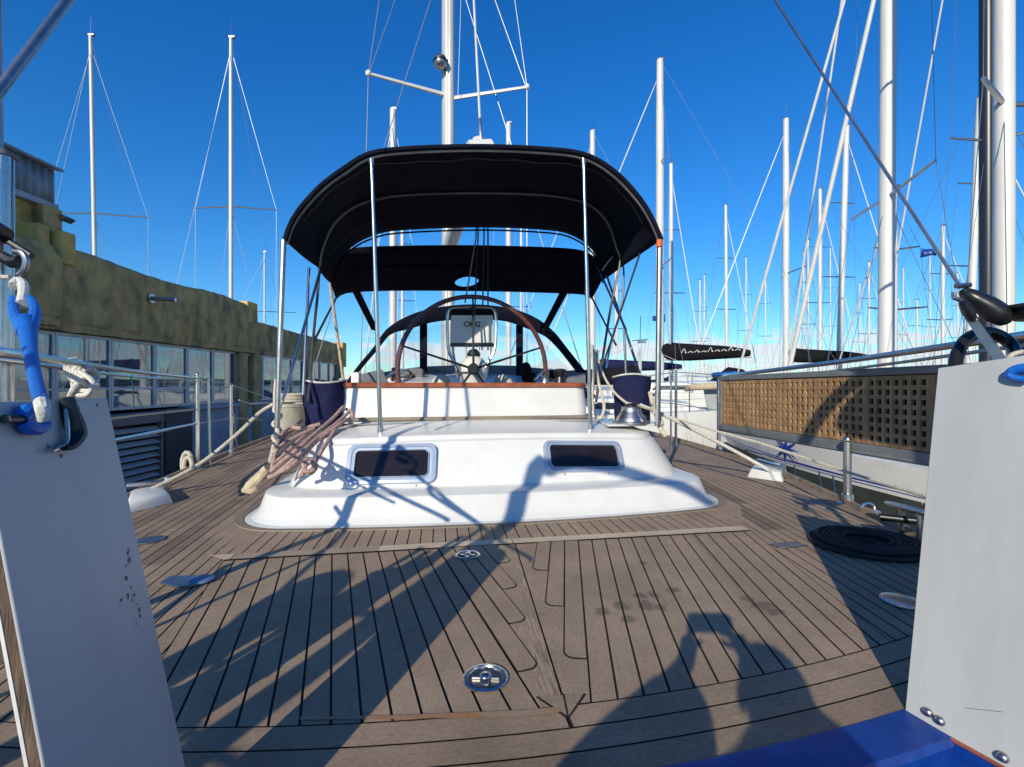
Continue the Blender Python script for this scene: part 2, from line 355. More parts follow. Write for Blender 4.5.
def edgepts(tab, n=60, off=0.0, z=0.0):
    P0 = smooth([Vector((s, t, 0)) for t, s in tab], 6)
    sg = 1 if tab is deckR else -1
    return [W(p.x - sg * off, p.y, z) for p in P0]
hull = MB()
for tab, sg in ((deckR, 1), (deckL, -1)):
    e = smooth([Vector((s, t, 0)) for t, s in tab], 4)
    rows = []
    for zz, k in ((-0.012, 1.0), (-0.35, 1.01), (-0.8, 0.97), (-1.2, 0.86), (-1.6, 0.62), (-2.0, 0.1)):
        rows.append([W(p.x * k, p.y if p.y < 12 else 12 + (p.y - 12) * (1 + zz * 0.06), zz) for p in e])
    hull.loft(rows)
hull.build('hull', M['blue'], Y_)
# teak sole: black caulking bed
eR = edgepts(deckR); eL = edgepts(deckL)
arcA = [W(s, 1.03 + 0.09 * s * s) for s in [1.75 - i * 0.25 for i in range(15)]]
bed = MB(); n = len(eR)
rows = [[a.lerp(b, k / 8) for k in range(9)] for a, b in zip(eR, eL)]
rows = [[p + Vector((0, 0, -0.002)) for p in r] for r in rows]
bed.loft(rows)
a0 = [W(1.80 + (-1.80 - 1.75) * k / 14, 1.06, -0.002) for k in range(15)]
a1 = [W(1.80 + (-1.80 - 1.75) * k / 14, 1.03 + 0.09 * (1.8 - 3.55 * k / 14) ** 2 - 0.0, -0.002) for k in range(15)]
bed.loft([[W(1.75 - 0.25 * i, 1.03 + 0.09 * (1.75 - 0.25 * i) ** 2, -0.002) for i in range(15)], [W(1.75 - 0.25 * i, 1.5, -0.0021) for i in range(15)]])
deck = bed.build('deck', M['rubber'], Y_, smooth_=0)

def clip(poly, a, b):        # keep what lies left of a->b
    out = []
    for i in range(len(poly)):
        p = poly[i]; q = poly[(i + 1) % len(poly)]
        dp = (b.x - a.x) * (p.y - a.y) - (b.y - a.y) * (p.x - a.x); dq = (b.x - a.x) * (q.y - a.y) - (b.y - a.y) * (q.x - a.x)
        if dp >= 0: out.append(p)
        if (dp >= 0) != (dq >= 0): u = dp / (dp - dq); out.append(p + (q - p) * u)
    return out
teak = MB()
def plank_face(poly, d, org, tone, z, uoff):
    if len(poly) < 3: return
    n_ = Vector((-d.y, d.x))
    o = teak.add([Vector((p.x, p.y, z)) for p in poly], [tuple(range(len(poly)))])
    fi = len(teak.f) - 1
    teak.uv[fi] = [((Vector((p.x, p.y)) - org).dot(d) + uoff, (Vector((p.x, p.y)) - org).dot(n_) + uoff * 0.37) for p in poly]
    teak.tone[fi] = tone
def v2(p): return Vector((p.x, p.y))
def planks(region, d, org, width, z, k0, k1, seam=0.0065, butt=2.3, rnd=random.Random(5), nib=None):
    d = d.normalized(); n_ = Vector((-d.y, d.x))
    for k in range(k0, k1):
        lo = k * width + seam / 2; hi = (k + 1) * width - seam / 2
        t0 = -3.0 + rnd.random() * butt
        u = -30.0
        cuts = [-30.0]
        x = t0 - 12
        while x < 30: cuts.append(x); x += butt + rnd.random() * 1.2
        cuts.append(30.0)
        for a, b in zip(cuts, cuts[1:]):
            p = [org + d * (a + 0.001) + n_ * lo, org + d * (b - 0.001) + n_ * lo, org + d * (b - 0.001) + n_ * hi, org + d * (a + 0.001) + n_ * hi]
            for i in range(len(region)):
                p = clip(p, region[i], region[(i + 1) % len(region)])
                if len(p) < 3: break
            if len(p) >= 3: plank_face(p, d, org, rnd.random(), z, rnd.random() * 40)
def dirvp(vp): return Vector(((vp - 512) / F, 1.0)).normalized()
arc = lambda s, c: 1.03 + c + 0.09 * s * s
dL, dR = dirvp(333), dirvp(566)
batL = v2(W(-1.33, 2.52)); batR = v2(W(1.49, 2.52)); kF = v2(W(0.10, 2.52)); kA = v2(W(0.017, arc(0, 0.215)))
# panel boundaries run with the planks
def boundary_arc(p, d, c):     # where line p - d*u meets the arc offset c
    u = 0
    for i in range(4000):
        q = p - d * u; s, t = ST(q)
        if t <= arc(s, c): return q, s
        u += 0.001
    return p, 0
qR, sR = boundary_arc(batR, dR, 0.24); qL, sL = boundary_arc(batL, dL, 0.24)
arcR = [v2(W(s, arc(s, 0.235))) for s in [0.017 + (sR - 0.017) * i / 10 for i in range(11)]]
regR = arcR + [batR, kF]
arcL = [v2(W(s, arc(s, 0.235))) for s in [sL + (0.017 - sL) * i / 10 for i in range(11)]]
regL = arcL + [kF, batL]
PW = 0.0735
def ins(poly, e=0.0025):
    c = sum(poly, Vector((0, 0))) / len(poly); return poly
Z1, Z2, Z3 = 0.003, 0.005, 0.007
# panel planks; those that run into the king plank end in rounded nibs
def panel(region, d, org, sign, rnd):
    n_ = Vector((-d.y, d.x)); cd = (kA - kF).normalized()           # centre seam direction (aft)
    for k in range(-40, 40):
        lo = k * PW + 0.0034; hi = (k + 1) * PW - 0.0034
        inner = hi if sign > 0 else lo                                # the edge on the king plank side
        base = org + n_ * inner
        # distance from the centre seam as a function of position along d
        def dist(u):
            q = base + d * u; r = q - kF
            return abs(r.x * cd.y - r.y * cd.x) * (1 if ((r.x * cd.y - r.y * cd.x) * (-sign)) > 0 else -1)
        p = [org + d * -6 + n_ * lo, org + d * 8 + n_ * lo, org + d * 8 + n_ * hi, org + d * -6 + n_ * hi]
        for i in range(len(region)):
            p = clip(p, region[i], region[(i + 1) % len(region)])
            if len(p) < 3: break
        if len(p) < 3: continue
        us = [(q - org).dot(d) for q in p]; u0, u1 = min(us), max(us)
        nibu = None
        u = u1
        ends = dist(u0) < 0.05
        if dist(u1 - 0.001) < 0.0 and dist(u0) < 0.0: continue
        if ends:
            while u > u0 and dist(u) > 0.045: u -= 0.002
            nibu = u
            if u1 - nibu < 0.03: continue
            s_ = [org + n_ * lo + d * nibu, org + n_ * hi + d * nibu]
            r_ = 0.03; pts = []
            if sign > 0: corner, other = hi, lo
            else: corner, other = lo, hi
            sgn = 1 if sign > 0 else -1
            pts = [org + n_ * other + d * nibu]
            for q in range(6):
                a = q / 5 * math.pi / 2
                pts.append(org + n_ * (corner - sgn * r_ + sgn * r_ * math.sin(a)) + d * (nibu + r_ - r_ * math.cos(a)))
            pts += [org + n_ * corner + d * u1, org + n_ * other + d * u1]
            # clip at the batten only
            if sign < 0: pts = pts[::-1] if False else pts
            area = sum(pts[i].x * pts[(i + 1) % len(pts)].y - pts[(i + 1) % len(pts)].x * pts[i].y for i in range(len(pts)))
            if area < 0: pts = pts[::-1]
            pts = clip(pts, batR, batL)
            c = sum(pts, Vector((0, 0))) / len(pts)
            big = []
            m_ = len(pts)
            for i in range(m_):
                a, b, e = pts[i - 1], pts[i], pts[(i + 1) % m_]
                n1 = Vector(((b - a).y, -(b - a).x)); n2 = Vector(((e - b).y, -(e - b).x))
                nn = (n1.normalized() + n2.normalized()) if n1.length > 1e-9 and n2.length > 1e-9 else Vector((0, 0))
                big.append(b + (nn.normalized() * 0.0055 if nn.length > 1e-6 else Vector((0, 0))))
            big = clip(big, batR, batL)
            nibs.add([Vector((q.x, q.y, Z2)) for q in big], [tuple(range(len(big)))])
            plank_face(pts, d, org, rnd.random(), Z3, rnd.random() * 40)
        else:
            FULL.setdefault(sign, []).append((lo, hi, org, d, n_, min(abs(dist(u0)), abs(dist(u1)))))
            plank_face(p, d, org, rnd.random(), Z1, rnd.random() * 40)
nibs = MB(); FULL = {}
rnd = random.Random(11)
panel(regR, dR, v2(W(0.30, 2.0)), 1, rnd)
panel(regL, dL, v2(W(-0.20, 2.0)), -1, rnd)
# king planks: wedge boards either side of the centre seam
def wedge(region, sign):
    a = kF; b = kA; nrm = v2(W(1, 0)) - v2(W(0, 0)); sg = 1 if sign > 0 else -1
    poly = [b - (a - b) * 0.3 + nrm * 0.003 * sg, b - (a - b) * 0.3 + nrm * 0.8 * sg, a + nrm * 0.8 * sg, a + nrm * 0.003 * sg]
    if sg < 0: poly = poly[::-1]
    for i in range(len(region)): poly = clip(poly, region[i], region[(i + 1) % len(region)])
    lo, hi, org, d, n_, _ = min(FULL[sign], key=lambda q: (-q[1] if sign > 0 else q[0]))   # the full plank nearest the seam
    e = hi if sign > 0 else lo; q0 = org + n_ * (e + sg * 0.0055)
    if sign > 0: poly = clip(poly, q0, q0 + d)
    else: poly = clip(poly, q0 + d, q0)
    plank_face(poly, (a - b).normalized(), b, 0.55, 0.0042, 3.0 + sg)
wedge([v for v in regR], 1); wedge([v for v in regL], -1)
# narrow band between batten and cabin
regC = [v2(W(-1.37, 2.612)), v2(W(1.50, 2.612)), v2(W(1.80, 3.05)), v2(W(1.80, 3.6)), v2(W(-1.62, 3.6)), v2(W(-1.62, 3.0))]
planks(regC, dirvp(440), v2(W(0, 2)), 0.068, Z1, -40, 40, butt=30, rnd=random.Random(8))
# side decks
rows_e = smooth([Vector((s, t, 0)) for t, s in deckR], 3)
def side(tab, sg, vp, dP, bat, q, r):
    d = dirvp(vp)
    s0 = sR if sg > 0 else sL
    aftp = [v2(W(s0 + (edge(tab, 1.35) - sg * 0.14 - s0) * i / 5, arc(s0 + (edge(tab, 1.35) - sg * 0.14 - s0) * i / 5, 0.235))) for i in range(6)]
    off = Vector((dP.y, -dP.x)) * sg * 0.005
    out = lambda t: v2(W(edge(tab, t) - sg * 0.135, t))
    low = [q + off] + aftp[1:] + [out(1.75), out(2.1), out(2.52), bat + off]
    upp = [bat + off] + [out(t) for t in (2.52, 3.2, 4.0, 5.0, 6.7, 9.0)] + [v2(W(sg * 1.2, 9.0))]
    for poly, rr in ((low, r), (upp, r)):
        if sg < 0: poly = poly[::-1]
        planks(poly, d, v2(W(sg * 2.0, 2)), 0.062, 0.0024, -60, 60, rnd=random.Random(rr))
side(deckR, 1, 520, dR, batR, qR, 21)
side(deckL, -1, 408, dL, batL, qL, 22)
# margin boards (aft), three rows in arcs, mitred at the centre
def strip(f0, f1, s0, s1, z, tone, n=14, uo=0.0):
    for i in range(n):
        a = s0 + (s1 - s0) * i / n; b = s0 + (s1 - s0) * (i + 1) / n
        pts = [v2(W(a, f0(a))), v2(W(b, f0(b))), v2(W(b, f1(b))), v2(W(a, f1(a)))]
        o = teak.add([Vector((p.x, p.y, z)) for p in pts], [(0, 1, 2, 3)]); fi = len(teak.f) - 1
        teak.uv[fi] = [(a + uo, f0(a) - arc(a, 0)), (b + uo, f0(b) - arc(b, 0)), (b + uo, f1(b) - arc(b, 0)), (a + uo, f1(a) - arc(a, 0))]; teak.tone[fi] = tone
for (c0, c1, tn) in ((0.004, 0.0745, 0.35), (0.0795, 0.150, 0.6), (0.155, 0.229, 0.75)):
    for (s0, s1, k) in ((-1.75, -0.004 + 0.01, 0), (0.018, 1.72, 1)):
        if c1 < 0.2: s1 = s1 if k else 0.018
        strip(lambda s, c=c0: arc(s, c), lambda s, c=c1: arc(s, c), s0, s1, 0.004, tn + 0.1 * k, uo=5 * c0 * 10 + k)
# batten: a paler cross plank
_keep = teak; teak = MB()
for (c0, c1, s0, s1) in ((2.525, 2.600, -1.30, 0.09), (2.525, 2.600, 0.094, 1.49)):
    strip(lambda s: c0, lambda s: c1, s0, s1, 0.0085, 0.8, n=2, uo=s0 * 3)
plank_face([v2(W(-1.42, 2.597)), v2(W(-1.33, 2.525)), v2(W(-1.305, 2.525)), v2(W(-1.305, 2.600))], dirvp(440), kF, 0.8, 0.0085, 2)
for i, f in enumerate(teak.f):
    pts = [teak.v[j] for j in f]
    if sum(pts[k].x * pts[(k + 1) % len(pts)].y - pts[(k + 1) % len(pts)].x * pts[k].y for k in range(len(pts))) < 0: teak.f[i] = f[::-1]; teak.uv[i] = teak.uv[i][::-1]
batten = teak; teak = _keep
vt = [D(x, y, 0.0062) for x, y in ((538.5, 696.5), (583.5, 693.5), (568.3, 716.5))]; vb = [D(x, y, 0.0056) for x, y in ((535.3, 696.6), (586.8, 693.6), (568.3, 719.6))]
nibs.add(vb, [(0, 2, 1)]); nibs.add([D(566.2, 699, .0068), D(567.2, 717, .0068), D(569.2, 717, .0068), D(564.2, 694, .0068), D(562.4, 694, .0068)], [(4, 1, 2, 3)])
plank_face([v2(q) for q in (vt[0], vt[2], vt[1])], (kA - kF).normalized(), kA, 0.6, 0.0062, 4.4)
bl_ = MB(); bl_.add([W(-1.44, 2.515, 0.0075), W(1.50, 2.515, 0.0075), W(1.50, 2.608, 0.0075), W(-1.44, 2.608, 0.0075)], [(0, 1, 2, 3)])
# covering boards along the edges
for tab, sg in ((deckR, 1), (deckL, -1)):
    a = edgepts(tab, off=0.005, z=0.004); b = edgepts(tab, off=0.13, z=0.004)
    for i in range(len(a) - 1):
        q = [a[i], a[i + 1], b[i + 1], b[i]]
        if sg < 0: q = q[::-1]
        teak.add(q, [(0, 1, 2, 3)]); fi = len(teak.f) - 1
        u0 = i * 0.3
        teak.uv[fi] = [(u0, 0), (u0 + 0.3, 0), (u0 + 0.3, 0.12), (u0, 0.12)] if sg > 0 else [(u0, .12), (u0 + 0.3, 0.12), (u0 + 0.3, 0), (u0, 0)]
        teak.tone[fi] = 0.45
# make sure all deck faces look up
for i, f in enumerate(teak.f):
    pts = [teak.v[j] for j in f]
    ar = sum(pts[k].x * pts[(k + 1) % len(pts)].y - pts[(k + 1) % len(pts)].x * pts[k].y for k in range(len(pts)))
    if ar < 0: teak.f[i] = f[::-1]; teak.uv[i] = teak.uv[i][::-1]
root2 = yroot
def sp(px, py, r):
    p = D(px, py) - root2; return (p.x, p.y, r)
class _S: pass
spots = []
for px, py, r in ((622, 607, .022), (640, 597, .018), (645, 606, .026), (628, 620, .018), (655, 595, .012), (602, 612, .014), (675, 591, .016), (661, 607, .012), (643, 564, .010), (748, 600, .014), (763, 606, .022), (775, 612, .018)):
    p = D(px, py) - root2; spots.append((p.x, p.y, r))
# object coordinates are measured from the yacht's root, whose height is the water's
M['teak'] = teak_mat('weathered_teak', (0.40, 0.315, 0.235), (0.215, 0.165, 0.125))
tm = teak_mat('weathered_teak_deck', (0.385, 0.278, 0.188), (0.138, 0.094, 0.062), spots)
for nd in tm.node_tree.nodes:
    if nd.type == 'VECT_MATH' and nd.operation == 'DISTANCE':
        v = nd.inputs[1].default_value; nd.inputs[1].default_value = (v[0], v[1], -WATER + 0.037)
teak.build('teak_planking', tm, Y_, smooth_=0)
nibs.build('caulking', M['rubber'], Y_, smooth_=0)
batten.build('cross_plank', teak_mat('pale_teak', (0.60, 0.47, 0.33), (0.36, 0.27, 0.18)), Y_, smooth_=0)
# worn strip of old varnish on the port margin board
mb = MB(); pts0 = [D(x, y, 0.006) for x, y in ((300, 716.5), (400, 715), (520, 710), (566, 706.0))]; pts1 = [D(x, y, 0.006) for x, y in ((300, 719.5), (400, 719), (520, 716), (566, 711))]
mb.loft([pts0, pts1]); 
M['varn'] = mat('worn_varnish', (0.34, 0.15, 0.06), 0.35, scale=9, col2=(0.30, 0.22, 0.15), lo=0.4, hi=0.6)
mb.build('varnished_strip', M['varn'], Y_, smooth_=0)
M['teak2'] = mat('rail_teak', (0.26, 0.19, 0.13), 0.75, scale=12, var=0.4)
# toe rail
for tab, nm in ((deckR, 'toe_rail'), (deckL, 'toe_rail')):
    a = edgepts(tab, off=0.012, z=0.018); mb = MB()
    rows = [[p + Vector((0, 0, -0.02)) for p in edgepts(tab, off=-0.012, z=0.0)], edgepts(tab, off=-0.010, z=0.035), edgepts(tab, off=0.022, z=0.035), edgepts(tab, off=0.030, z=0.0)]
    mb.loft(rows); mb.build(nm, M['teak2'], Y_, smooth_=25)
# transom: blue rim, wall and two steps down to a bathing platform
tr = MB()
S_ = [1.78 - i * 3.56 / 24 for i in range(25)]
def arcrow(off, z, c=0.09): return [W(s, 1.03 + off + c * s * s, z) for s in S_]
prof = [(0.003, 0.004), (-0.004, 0.006), (-0.10, 0.002), (-0.112, -0.010), (-0.118, -0.15), (-0.13, -0.165), (-0.40, -0.17), (-0.415, -0.18), (-0.42, -0.44), (-0.43, -0.45), (-0.72, -0.455), (-0.735, -0.47), (-0.74, -0.79), (-0.75, -0.80), (-1.9, -0.80), (-1.92, -0.83), (-1.92, -1.6)]
tr.loft([arcrow(o, z) for o, z in prof]); tr.build('transom', M['blue'], Y_, smooth_=40)
for sg in (1, -1):
    mb = MB(); c = 1.03 + 0.09 * 1.78 ** 2
    a = [W(sg * 1.78, c - 0.005, -0.012), W(sg * 1.78, c - 0.005, -1.6), W(sg * 1.78, c - 1.92, -1.6), W(sg * 1.78, c - 1.92, -0.83), W(sg * 1.78, c - 0.6, -0.40)]
    mb.prism(a, W(sg * 0.06, 0) - W(0, 0)); mb.build('quarter_panel', M['blue'], Y_, bevel=0.01)
# inner blue wall under the starboard board
mb = MB()
bA = D(905, 712, 0.02); bB = P(1030, 782, 1.02)

# ------------------------------------------------------------ cabin trunk
def ring(w_, t0, k, rc, z, cz=0.0, tf=7.4, sc=0.12, n=28):
    """aft curve t0+k s^2 with rounded corners of radius rc, sides running forward"""
    out = []
    nS = 10
    for i in range(nS + 1):                      # port side, from forward to aft
        t = tf + (t0 + k * w_ * w_ + rc - tf) * i / nS; out.append((-w_, t))
    for i in range(1, 9):
        a = math.pi / 2 * i / 8; out.append((-w_ + rc - rc * math.cos(a), t0 + k * (w_ - rc + rc * math.cos(a)) ** 2 + rc - rc * math.sin(a)))
    for i in range(1, n):
        s = (-w_ + rc) + (2 * (w_ - rc)) * i / n; out.append((s, t0 + k * s * s))
    for i in range(8, -1, -1):
        a = math.pi / 2 * i / 8; out.append((w_ - rc + rc * math.cos(a), t0 + k * (w_ - rc + rc * math.cos(a)) ** 2 + rc - rc * math.sin(a)))
    for i in range(nS, -1, -1):
        t = tf + (t0 + k * w_ * w_ + rc - tf) * i / nS; out.append((w_, t))
    # drop repeated corner point
    res = []
    for q in out:
        if not res or (abs(q[0] - res[-1][0]) + abs(q[1] - res[-1][1])) > 1e-6: res.append(q)
    return [W(s + sc, t, z - cz * (s / 1.3) ** 2) for s, t in res]
cab = MB()
rings = [ring(1.645, 2.900, 0.055, 0.30, 0.0), ring(1.640, 2.905, 0.055, 0.30, 0.008), ring(1.605, 2.935, 0.055, 0.28, 0.013), ring(1.585, 2.955, 0.055, 0.27, 0.030), ring(1.570, 2.975, 0.055, 0.27, 0.050),
         ring(1.545, 3.020, 0.055, 0.25, 0.135), ring(1.539, 3.034, 0.055, 0.25, 0.154), ring(1.530, 3.046, 0.055, 0.25, 0.160), ring(1.445, 3.205, 0.055, 0.25, 0.166), ring(1.437, 3.219, 0.055, 0.25, 0.174), ring(1.433, 3.224, 0.055, 0.25, 0.190),
         ring(1.33, 3.370, 0.050, 0.24, 0.440, 0.035), ring(1.325, 3.378, 0.050, 0.24, 0.455, 0.035), ring(1.312, 3.392, 0.05, 0.23, 0.462, 0.035), ring(1.298, 3.406, 0.05, 0.23, 0.470, 0.035), ring(1.294, 3.412, 0.05, 0.23, 0.492, 0.035), ring(1.286, 3.422, 0.05, 0.23, 0.500, 0.035), ring(1.26, 3.48, 0.05, 0.22, 0.512, 0.035),
         ring(1.22, 3.62, 0.05, 0.2, 0.533, 0.035), ring(1.10, 3.95, 0.05, 0.2, 0.552, 0.03)]
nn = min(len(r) for r in rings)
rings = [resample(r, 90) if False else r for r in rings]
cab.loft(rings)
# top surface: side benches either side of the well
def top_s(s): return 0.552 - 0.03 * (s / 1.3) ** 2
for sg in (1, -1):
    cab.loft([[W(sg * s + 0.12, t, 0.552 - 0.03 * (s / 1.3) ** 2 - 0.0005) for s in (0.6, 0.8, 1.0, 1.10)] for t in (3.9, 4.2, 5, 6, 7.4)])
    cab.loft([[W(sg * 1.10 + 0.12, t, 0.530) for t in (4.0, 5, 6, 7.4)], [W(sg * 1.33 + 0.12, t, 0.44) for t in (3.7, 5, 6, 7.4)]])
cab.loft([[W(s + 0.12, t, 0.5515 - 0.03 * (s / 1.3) ** 2) for s in (-1.1, -0.7, -0.3, 0, 0.3, 0.7, 1.1)] for t in (3.95, 4.25)])
cab.build('cabin_trunk', M['white'], Y_, smooth_=26)
# teak trim round the foot of the cabin
mb = MB(); mb.loft([ring(1.70, 2.86, 0.055, 0.33, 0.009), ring(1.646, 2.90, 0.055, 0.30, 0.009)])
mb.loft([ring(1.70, 2.86, 0.055, 0.33, 0.009), ring(1.702, 2.858, 0.055, 0.33, 0.003)])
mb.build('teak_trim', M['teak'], Y_, smooth_=0)
# face of the cabin between z .19 and .455
def facept(px, py):
    for i in range(3000):
        Yq = 2.6 + i * 0.0005; p = P(px, py, Yq); s, t = ST(p); s -= 0.12; z = p.z + 0.035 * (s / 1.3) ** 2
        u = (z - 0.19) / 0.265; tf = 3.222 + (3.37 - 3.222) * u + (0.055 - 0.005 * u) * s * s
        if t >= tf: return p
    return p
def rrect(w_, h_, r, n=6):
    out = []
    for cx, cy, a0 in ((w_ / 2 - r, h_ / 2 - r, 0), (-w_ / 2 + r, h_ / 2 - r, 90), (-w_ / 2 + r, -h_ / 2 + r, 180), (w_ / 2 - r, -h_ / 2 + r, 270)):
        for i in range(n + 1):
            a = rad(a0 + 90 * i / n); out.append((cx + r * math.cos(a), cy + r * math.sin(a)))
    return out
for (o_, i_) in (((347, 444, 437, 484), (357, 452, 430, 478)), ((545, 441, 623, 472), (552, 447, 619, 468.5))):
    cx, cy = (o_[0] + o_[2]) / 2, (o_[1] + o_[3]) / 2
    c = facept(cx, cy); l_ = facept(o_[0], cy + (1 if cx < 500 else -0.0)); r_ = facept(o_[2], cy - (1 if cx < 500 else 0)); u_ = facept(cx, o_[1]); d_ = facept(cx, o_[3])
    X = (r_ - l_).normalized(); Zv = (u_ - d_); Zv = (Zv - X * Zv.dot(X)).normalized(); Nn = X.cross(Zv).normalized()
    if Nn.y > 0: Nn = -Nn
    wo_, ho_ = (r_ - l_).length, (u_ - d_).length
    wi_ = wo_ * (i_[2] - i_[0]) / (o_[2] - o_[0]); hi_ = ho_ * (i_[3] - i_[1]) / (o_[3] - o_[1])
    wm, hm = (wo_ + wi_) / 2, (ho_ + hi_) / 2
    def rr_(w_, h_, d, r): return [c + X * x + Zv * y + Nn * d for x, y in rrect(w_, h_, r)]
    mb = MB(); mb.loft([rr_(wo_, ho_, -0.03, 0.055), rr_(wo_, ho_, 0.010, 0.055), rr_(wo_ - 0.01, ho_ - 0.01, 0.016, 0.052), rr_(wm, hm, 0.018, 0.045), rr_(wm - 0.006, hm - 0.006, 0.010, 0.043), rr_(wi_ + 0.012, hi_ + 0.012, 0.009, 0.036), rr_(wi_ + 0.006, hi_ + 0.006, 0.022, 0.033), rr_(wi_, hi_, 0.022, 0.03), rr_(wi_ - 0.004, hi_ - 0.004, 0.0, 0.028)], True)
    M['pframe'] = M.get('pframe') or mat('portlight_frame', (0.38, 0.44, 0.54), 0.3, 0.3, var=0.1)
    fr = mb.build('portlight', M['pframe'], Y_, smooth_=40)
    mb = MB(); q = rr_(wi_ + 0.002, hi_ + 0.002, 0.006, 0.03); mb.add(q, [tuple(range(len(q)))]); mb.build('pane', M['glassk'], fr, smooth_=0)
    mb = MB()
    for dx in (-wo_ * 0.28, wo_ * 0.28): mb.lathe(c + X * dx - Zv * (ho_ / 2 + 0.012), [(0.006, 0), (0.006, 0.006), (0.003, 0.008)], 10, Nn)
    mb.build('drain_screw', M['steeld'], fr)

# ------------------------------------------------------------ cockpit coaming
co = MB()
def cring(w_, t0, k, rc, z, tf=7.6): return ring(w_, t0, k, rc, z, 0.0, tf, -0.12, 28)
co.loft([cring(1.20, 4.10, 0.02, 0.12, 0.53), cring(1.19, 4.11, 0.02, 0.12, 0.56), cring(1.17, 4.14, 0.02, 0.12, 0.826)])
co.loft([cring(1.09, 4.22, 0.02, 0.08, 0.826), cring(1.09, 4.22, 0.02, 0.08, 0.10)])
co.build('cockpit_coaming', M['white'], Y_, smooth_=50)
mb = MB(); mb.loft([cring(1.185, 4.125, 0.02, 0.12, 0.826), cring(1.19, 4.12, 0.02, 0.12, 0.832), cring(1.19, 4.12, 0.02, 0.12, 0.862), cring(1.183, 4.127, 0.02, 0.12, 0.868), cring(1.075, 4.235, 0.02, 0.07, 0.868), cring(1.07, 4.24, 0.02, 0.07, 0.832), cring(1.075, 4.235, 0.02, 0.07, 0.826)])
mb.build('coaming_cap', M['mahog'], Y_, smooth_=35)
mb = MB(); mb.loft([cring(1.225, 4.075, 0.02, 0.14, 0.552), cring(1.225, 4.075, 0.02, 0.14, 0.575), cring(1.20, 4.10, 0.02, 0.12, 0.577)])
mb.build('teak_trim', M['teak'], Y_, smooth_=0)
mb = MB(); mb.add([W(-1.22, 4.2, 0.08), W(1.0, 4.2, 0.08), W(1.0, 7.6, 0.08), W(-1.22, 7.6, 0.08)], [(0, 1, 2, 3)]); mb.build('cockpit_floor', M['teak'], Y_, smooth_=0)

# ------------------------------------------------------------ deckhouse ahead of the cockpit
def lofthouse(mb, w0, w1, t0, t1, z0, z1, sc=0.0, rc=0.25):
    mb.loft([ring(w0, t0, 0.03, rc, z0, 0, t1, sc), ring(w0 - 0.04, t0 + 0.03, 0.03, rc, z1 - 0.04, 0, t1, sc), ring(w1, t0 + 0.08, 0.03, rc, z1, 0.05, t1, sc)])
    top_ = ring(w1, t0 + 0.08, 0.03, rc, z1, 0.05, t1, sc); mb.loft([top_[:len(top_) // 2], list(reversed(top_))[:len(top_) // 2]])
mb = MB(); lofthouse(mb, 1.75, 1.6, 7.5, 12.5, 0.0, 0.98, -0.1); mb.build('coachroof', M['white'], Y_)
# teak lined edges of the sliding hatch and its rails
mb = MB(); mb.beam(PT(430, 371, 7.9), PT(392, 379, 6.4), 0.05, 0.03); mb.beam(PT(520, 372, 7.9), PT(560, 381, 6.4), 0.05, 0.03); mb.beam(PT(430, 371, 7.9), PT(520, 372, 7.9), 0.05, 0.03)
mb.build('hatch_rail', M['mahog'], Y_)
mb = MB(); mb.prism([PT(388, 382, 6.5), PT(430, 373, 7.85), PT(520, 374, 7.85), PT(566, 383, 6.5)], (0, 0, -0.25)); mb.build('bridge_deck', M['white'], Y_)
for px, nm in ((441.5, 1), (503, 2)):
    mb = MB(); c = PT(px, 384, 5.75); mb.sphere((c.x, c.y, c.z - 0.10), 0.15, 20, (1, 0.8, 1.45), True); mb.build('winch_cover', M['cream'], Y_)

# ------------------------------------------------------------ steering wheel, pedestal, guard
tW = 5.05
hub = PT(473.5, 369, tW); ax = (W(0, 1) - W(0, 0)).normalized(); ax = (ax + Vector((0, 0, -0.10))).normalized(); rt = (W(1, 0) - W(0, 0)).normalized(); up = rt.cross(ax).normalized()
Rw = (PT(473, 295, tW) - hub).length
def wp(a, r, d=0): return hub + rt * (r * math.cos(a)) + up * (r * math.sin(a)) + ax * d
wheel = MB(); wheel.tube([wp(2 * math.pi * i / 64, Rw) for i in range(64)], 0.026, 10, True)
wh = wheel.build('steering_wheel', M['wheelw'], Y_)
mb = MB(); mb.lathe(hub - ax * 0.03, [(0.0, 0), (0.05, 0), (0.062, 0.015), (0.062, 0.05), (0.04, 0.06), (0.04, 0.13)], 20, ax); mb.build('hub', M['black'], wh)
for k in range(5):
    a = rad(90 + 72 * k); mb = MB(); mb.tube([wp(a, 0.05), wp(a, Rw - 0.01)], [0.013, 0.010], 8); mb.build('spoke', M['black'], wh)
mb = MB(); c = PT(474, 385, tW + 0.30); base = Vector((c.x, c.y, 0.08))
mb.lathe(base, [(0.17, 0), (0.15, 0.05), (0.12, 0.10), (0.11, 0.80), (0.15, 0.86), (0.16, 0.93), (0.15, 0.99), (0.10, 1.06), (0.03, 1.10)], 20); pd = mb.build('pedestal', M['white'], Y_)
mb = MB(); mb.lathe(base + Vector((0, 0, 1.09)), [(0.07, 0), (0.075, 0.02), (0.06, 0.06), (0.02, 0.08)], 18); mb.build('compass', M['black'], pd)
tg = tW + 0.22
gp = [(461, 376), (457, 366), (449, 352), (447.5, 335), (447.5, 318), (449, 310), (454, 307.5), (472, 307), (489, 307.5), (494, 310), (496, 318), (496, 335), (494, 352), (486, 366), (482, 376)]
mb = MB(); mb.tube([PT(x, y, tg) for x, y in gp], 0.017, 8, sm=4)
for x in (461, 482): p = PT(x, 376, tg); mb.tube([p, Vector((p.x, p.y, 0.08))], 0.015, 8)
gd = mb.build('pedestal_guard', M['steel'], Y_)
mb = MB(); q = [PT(x, y, tg + 0.01) for x, y in ((451, 315), (493, 315), (493.5, 343), (450.5, 343))]
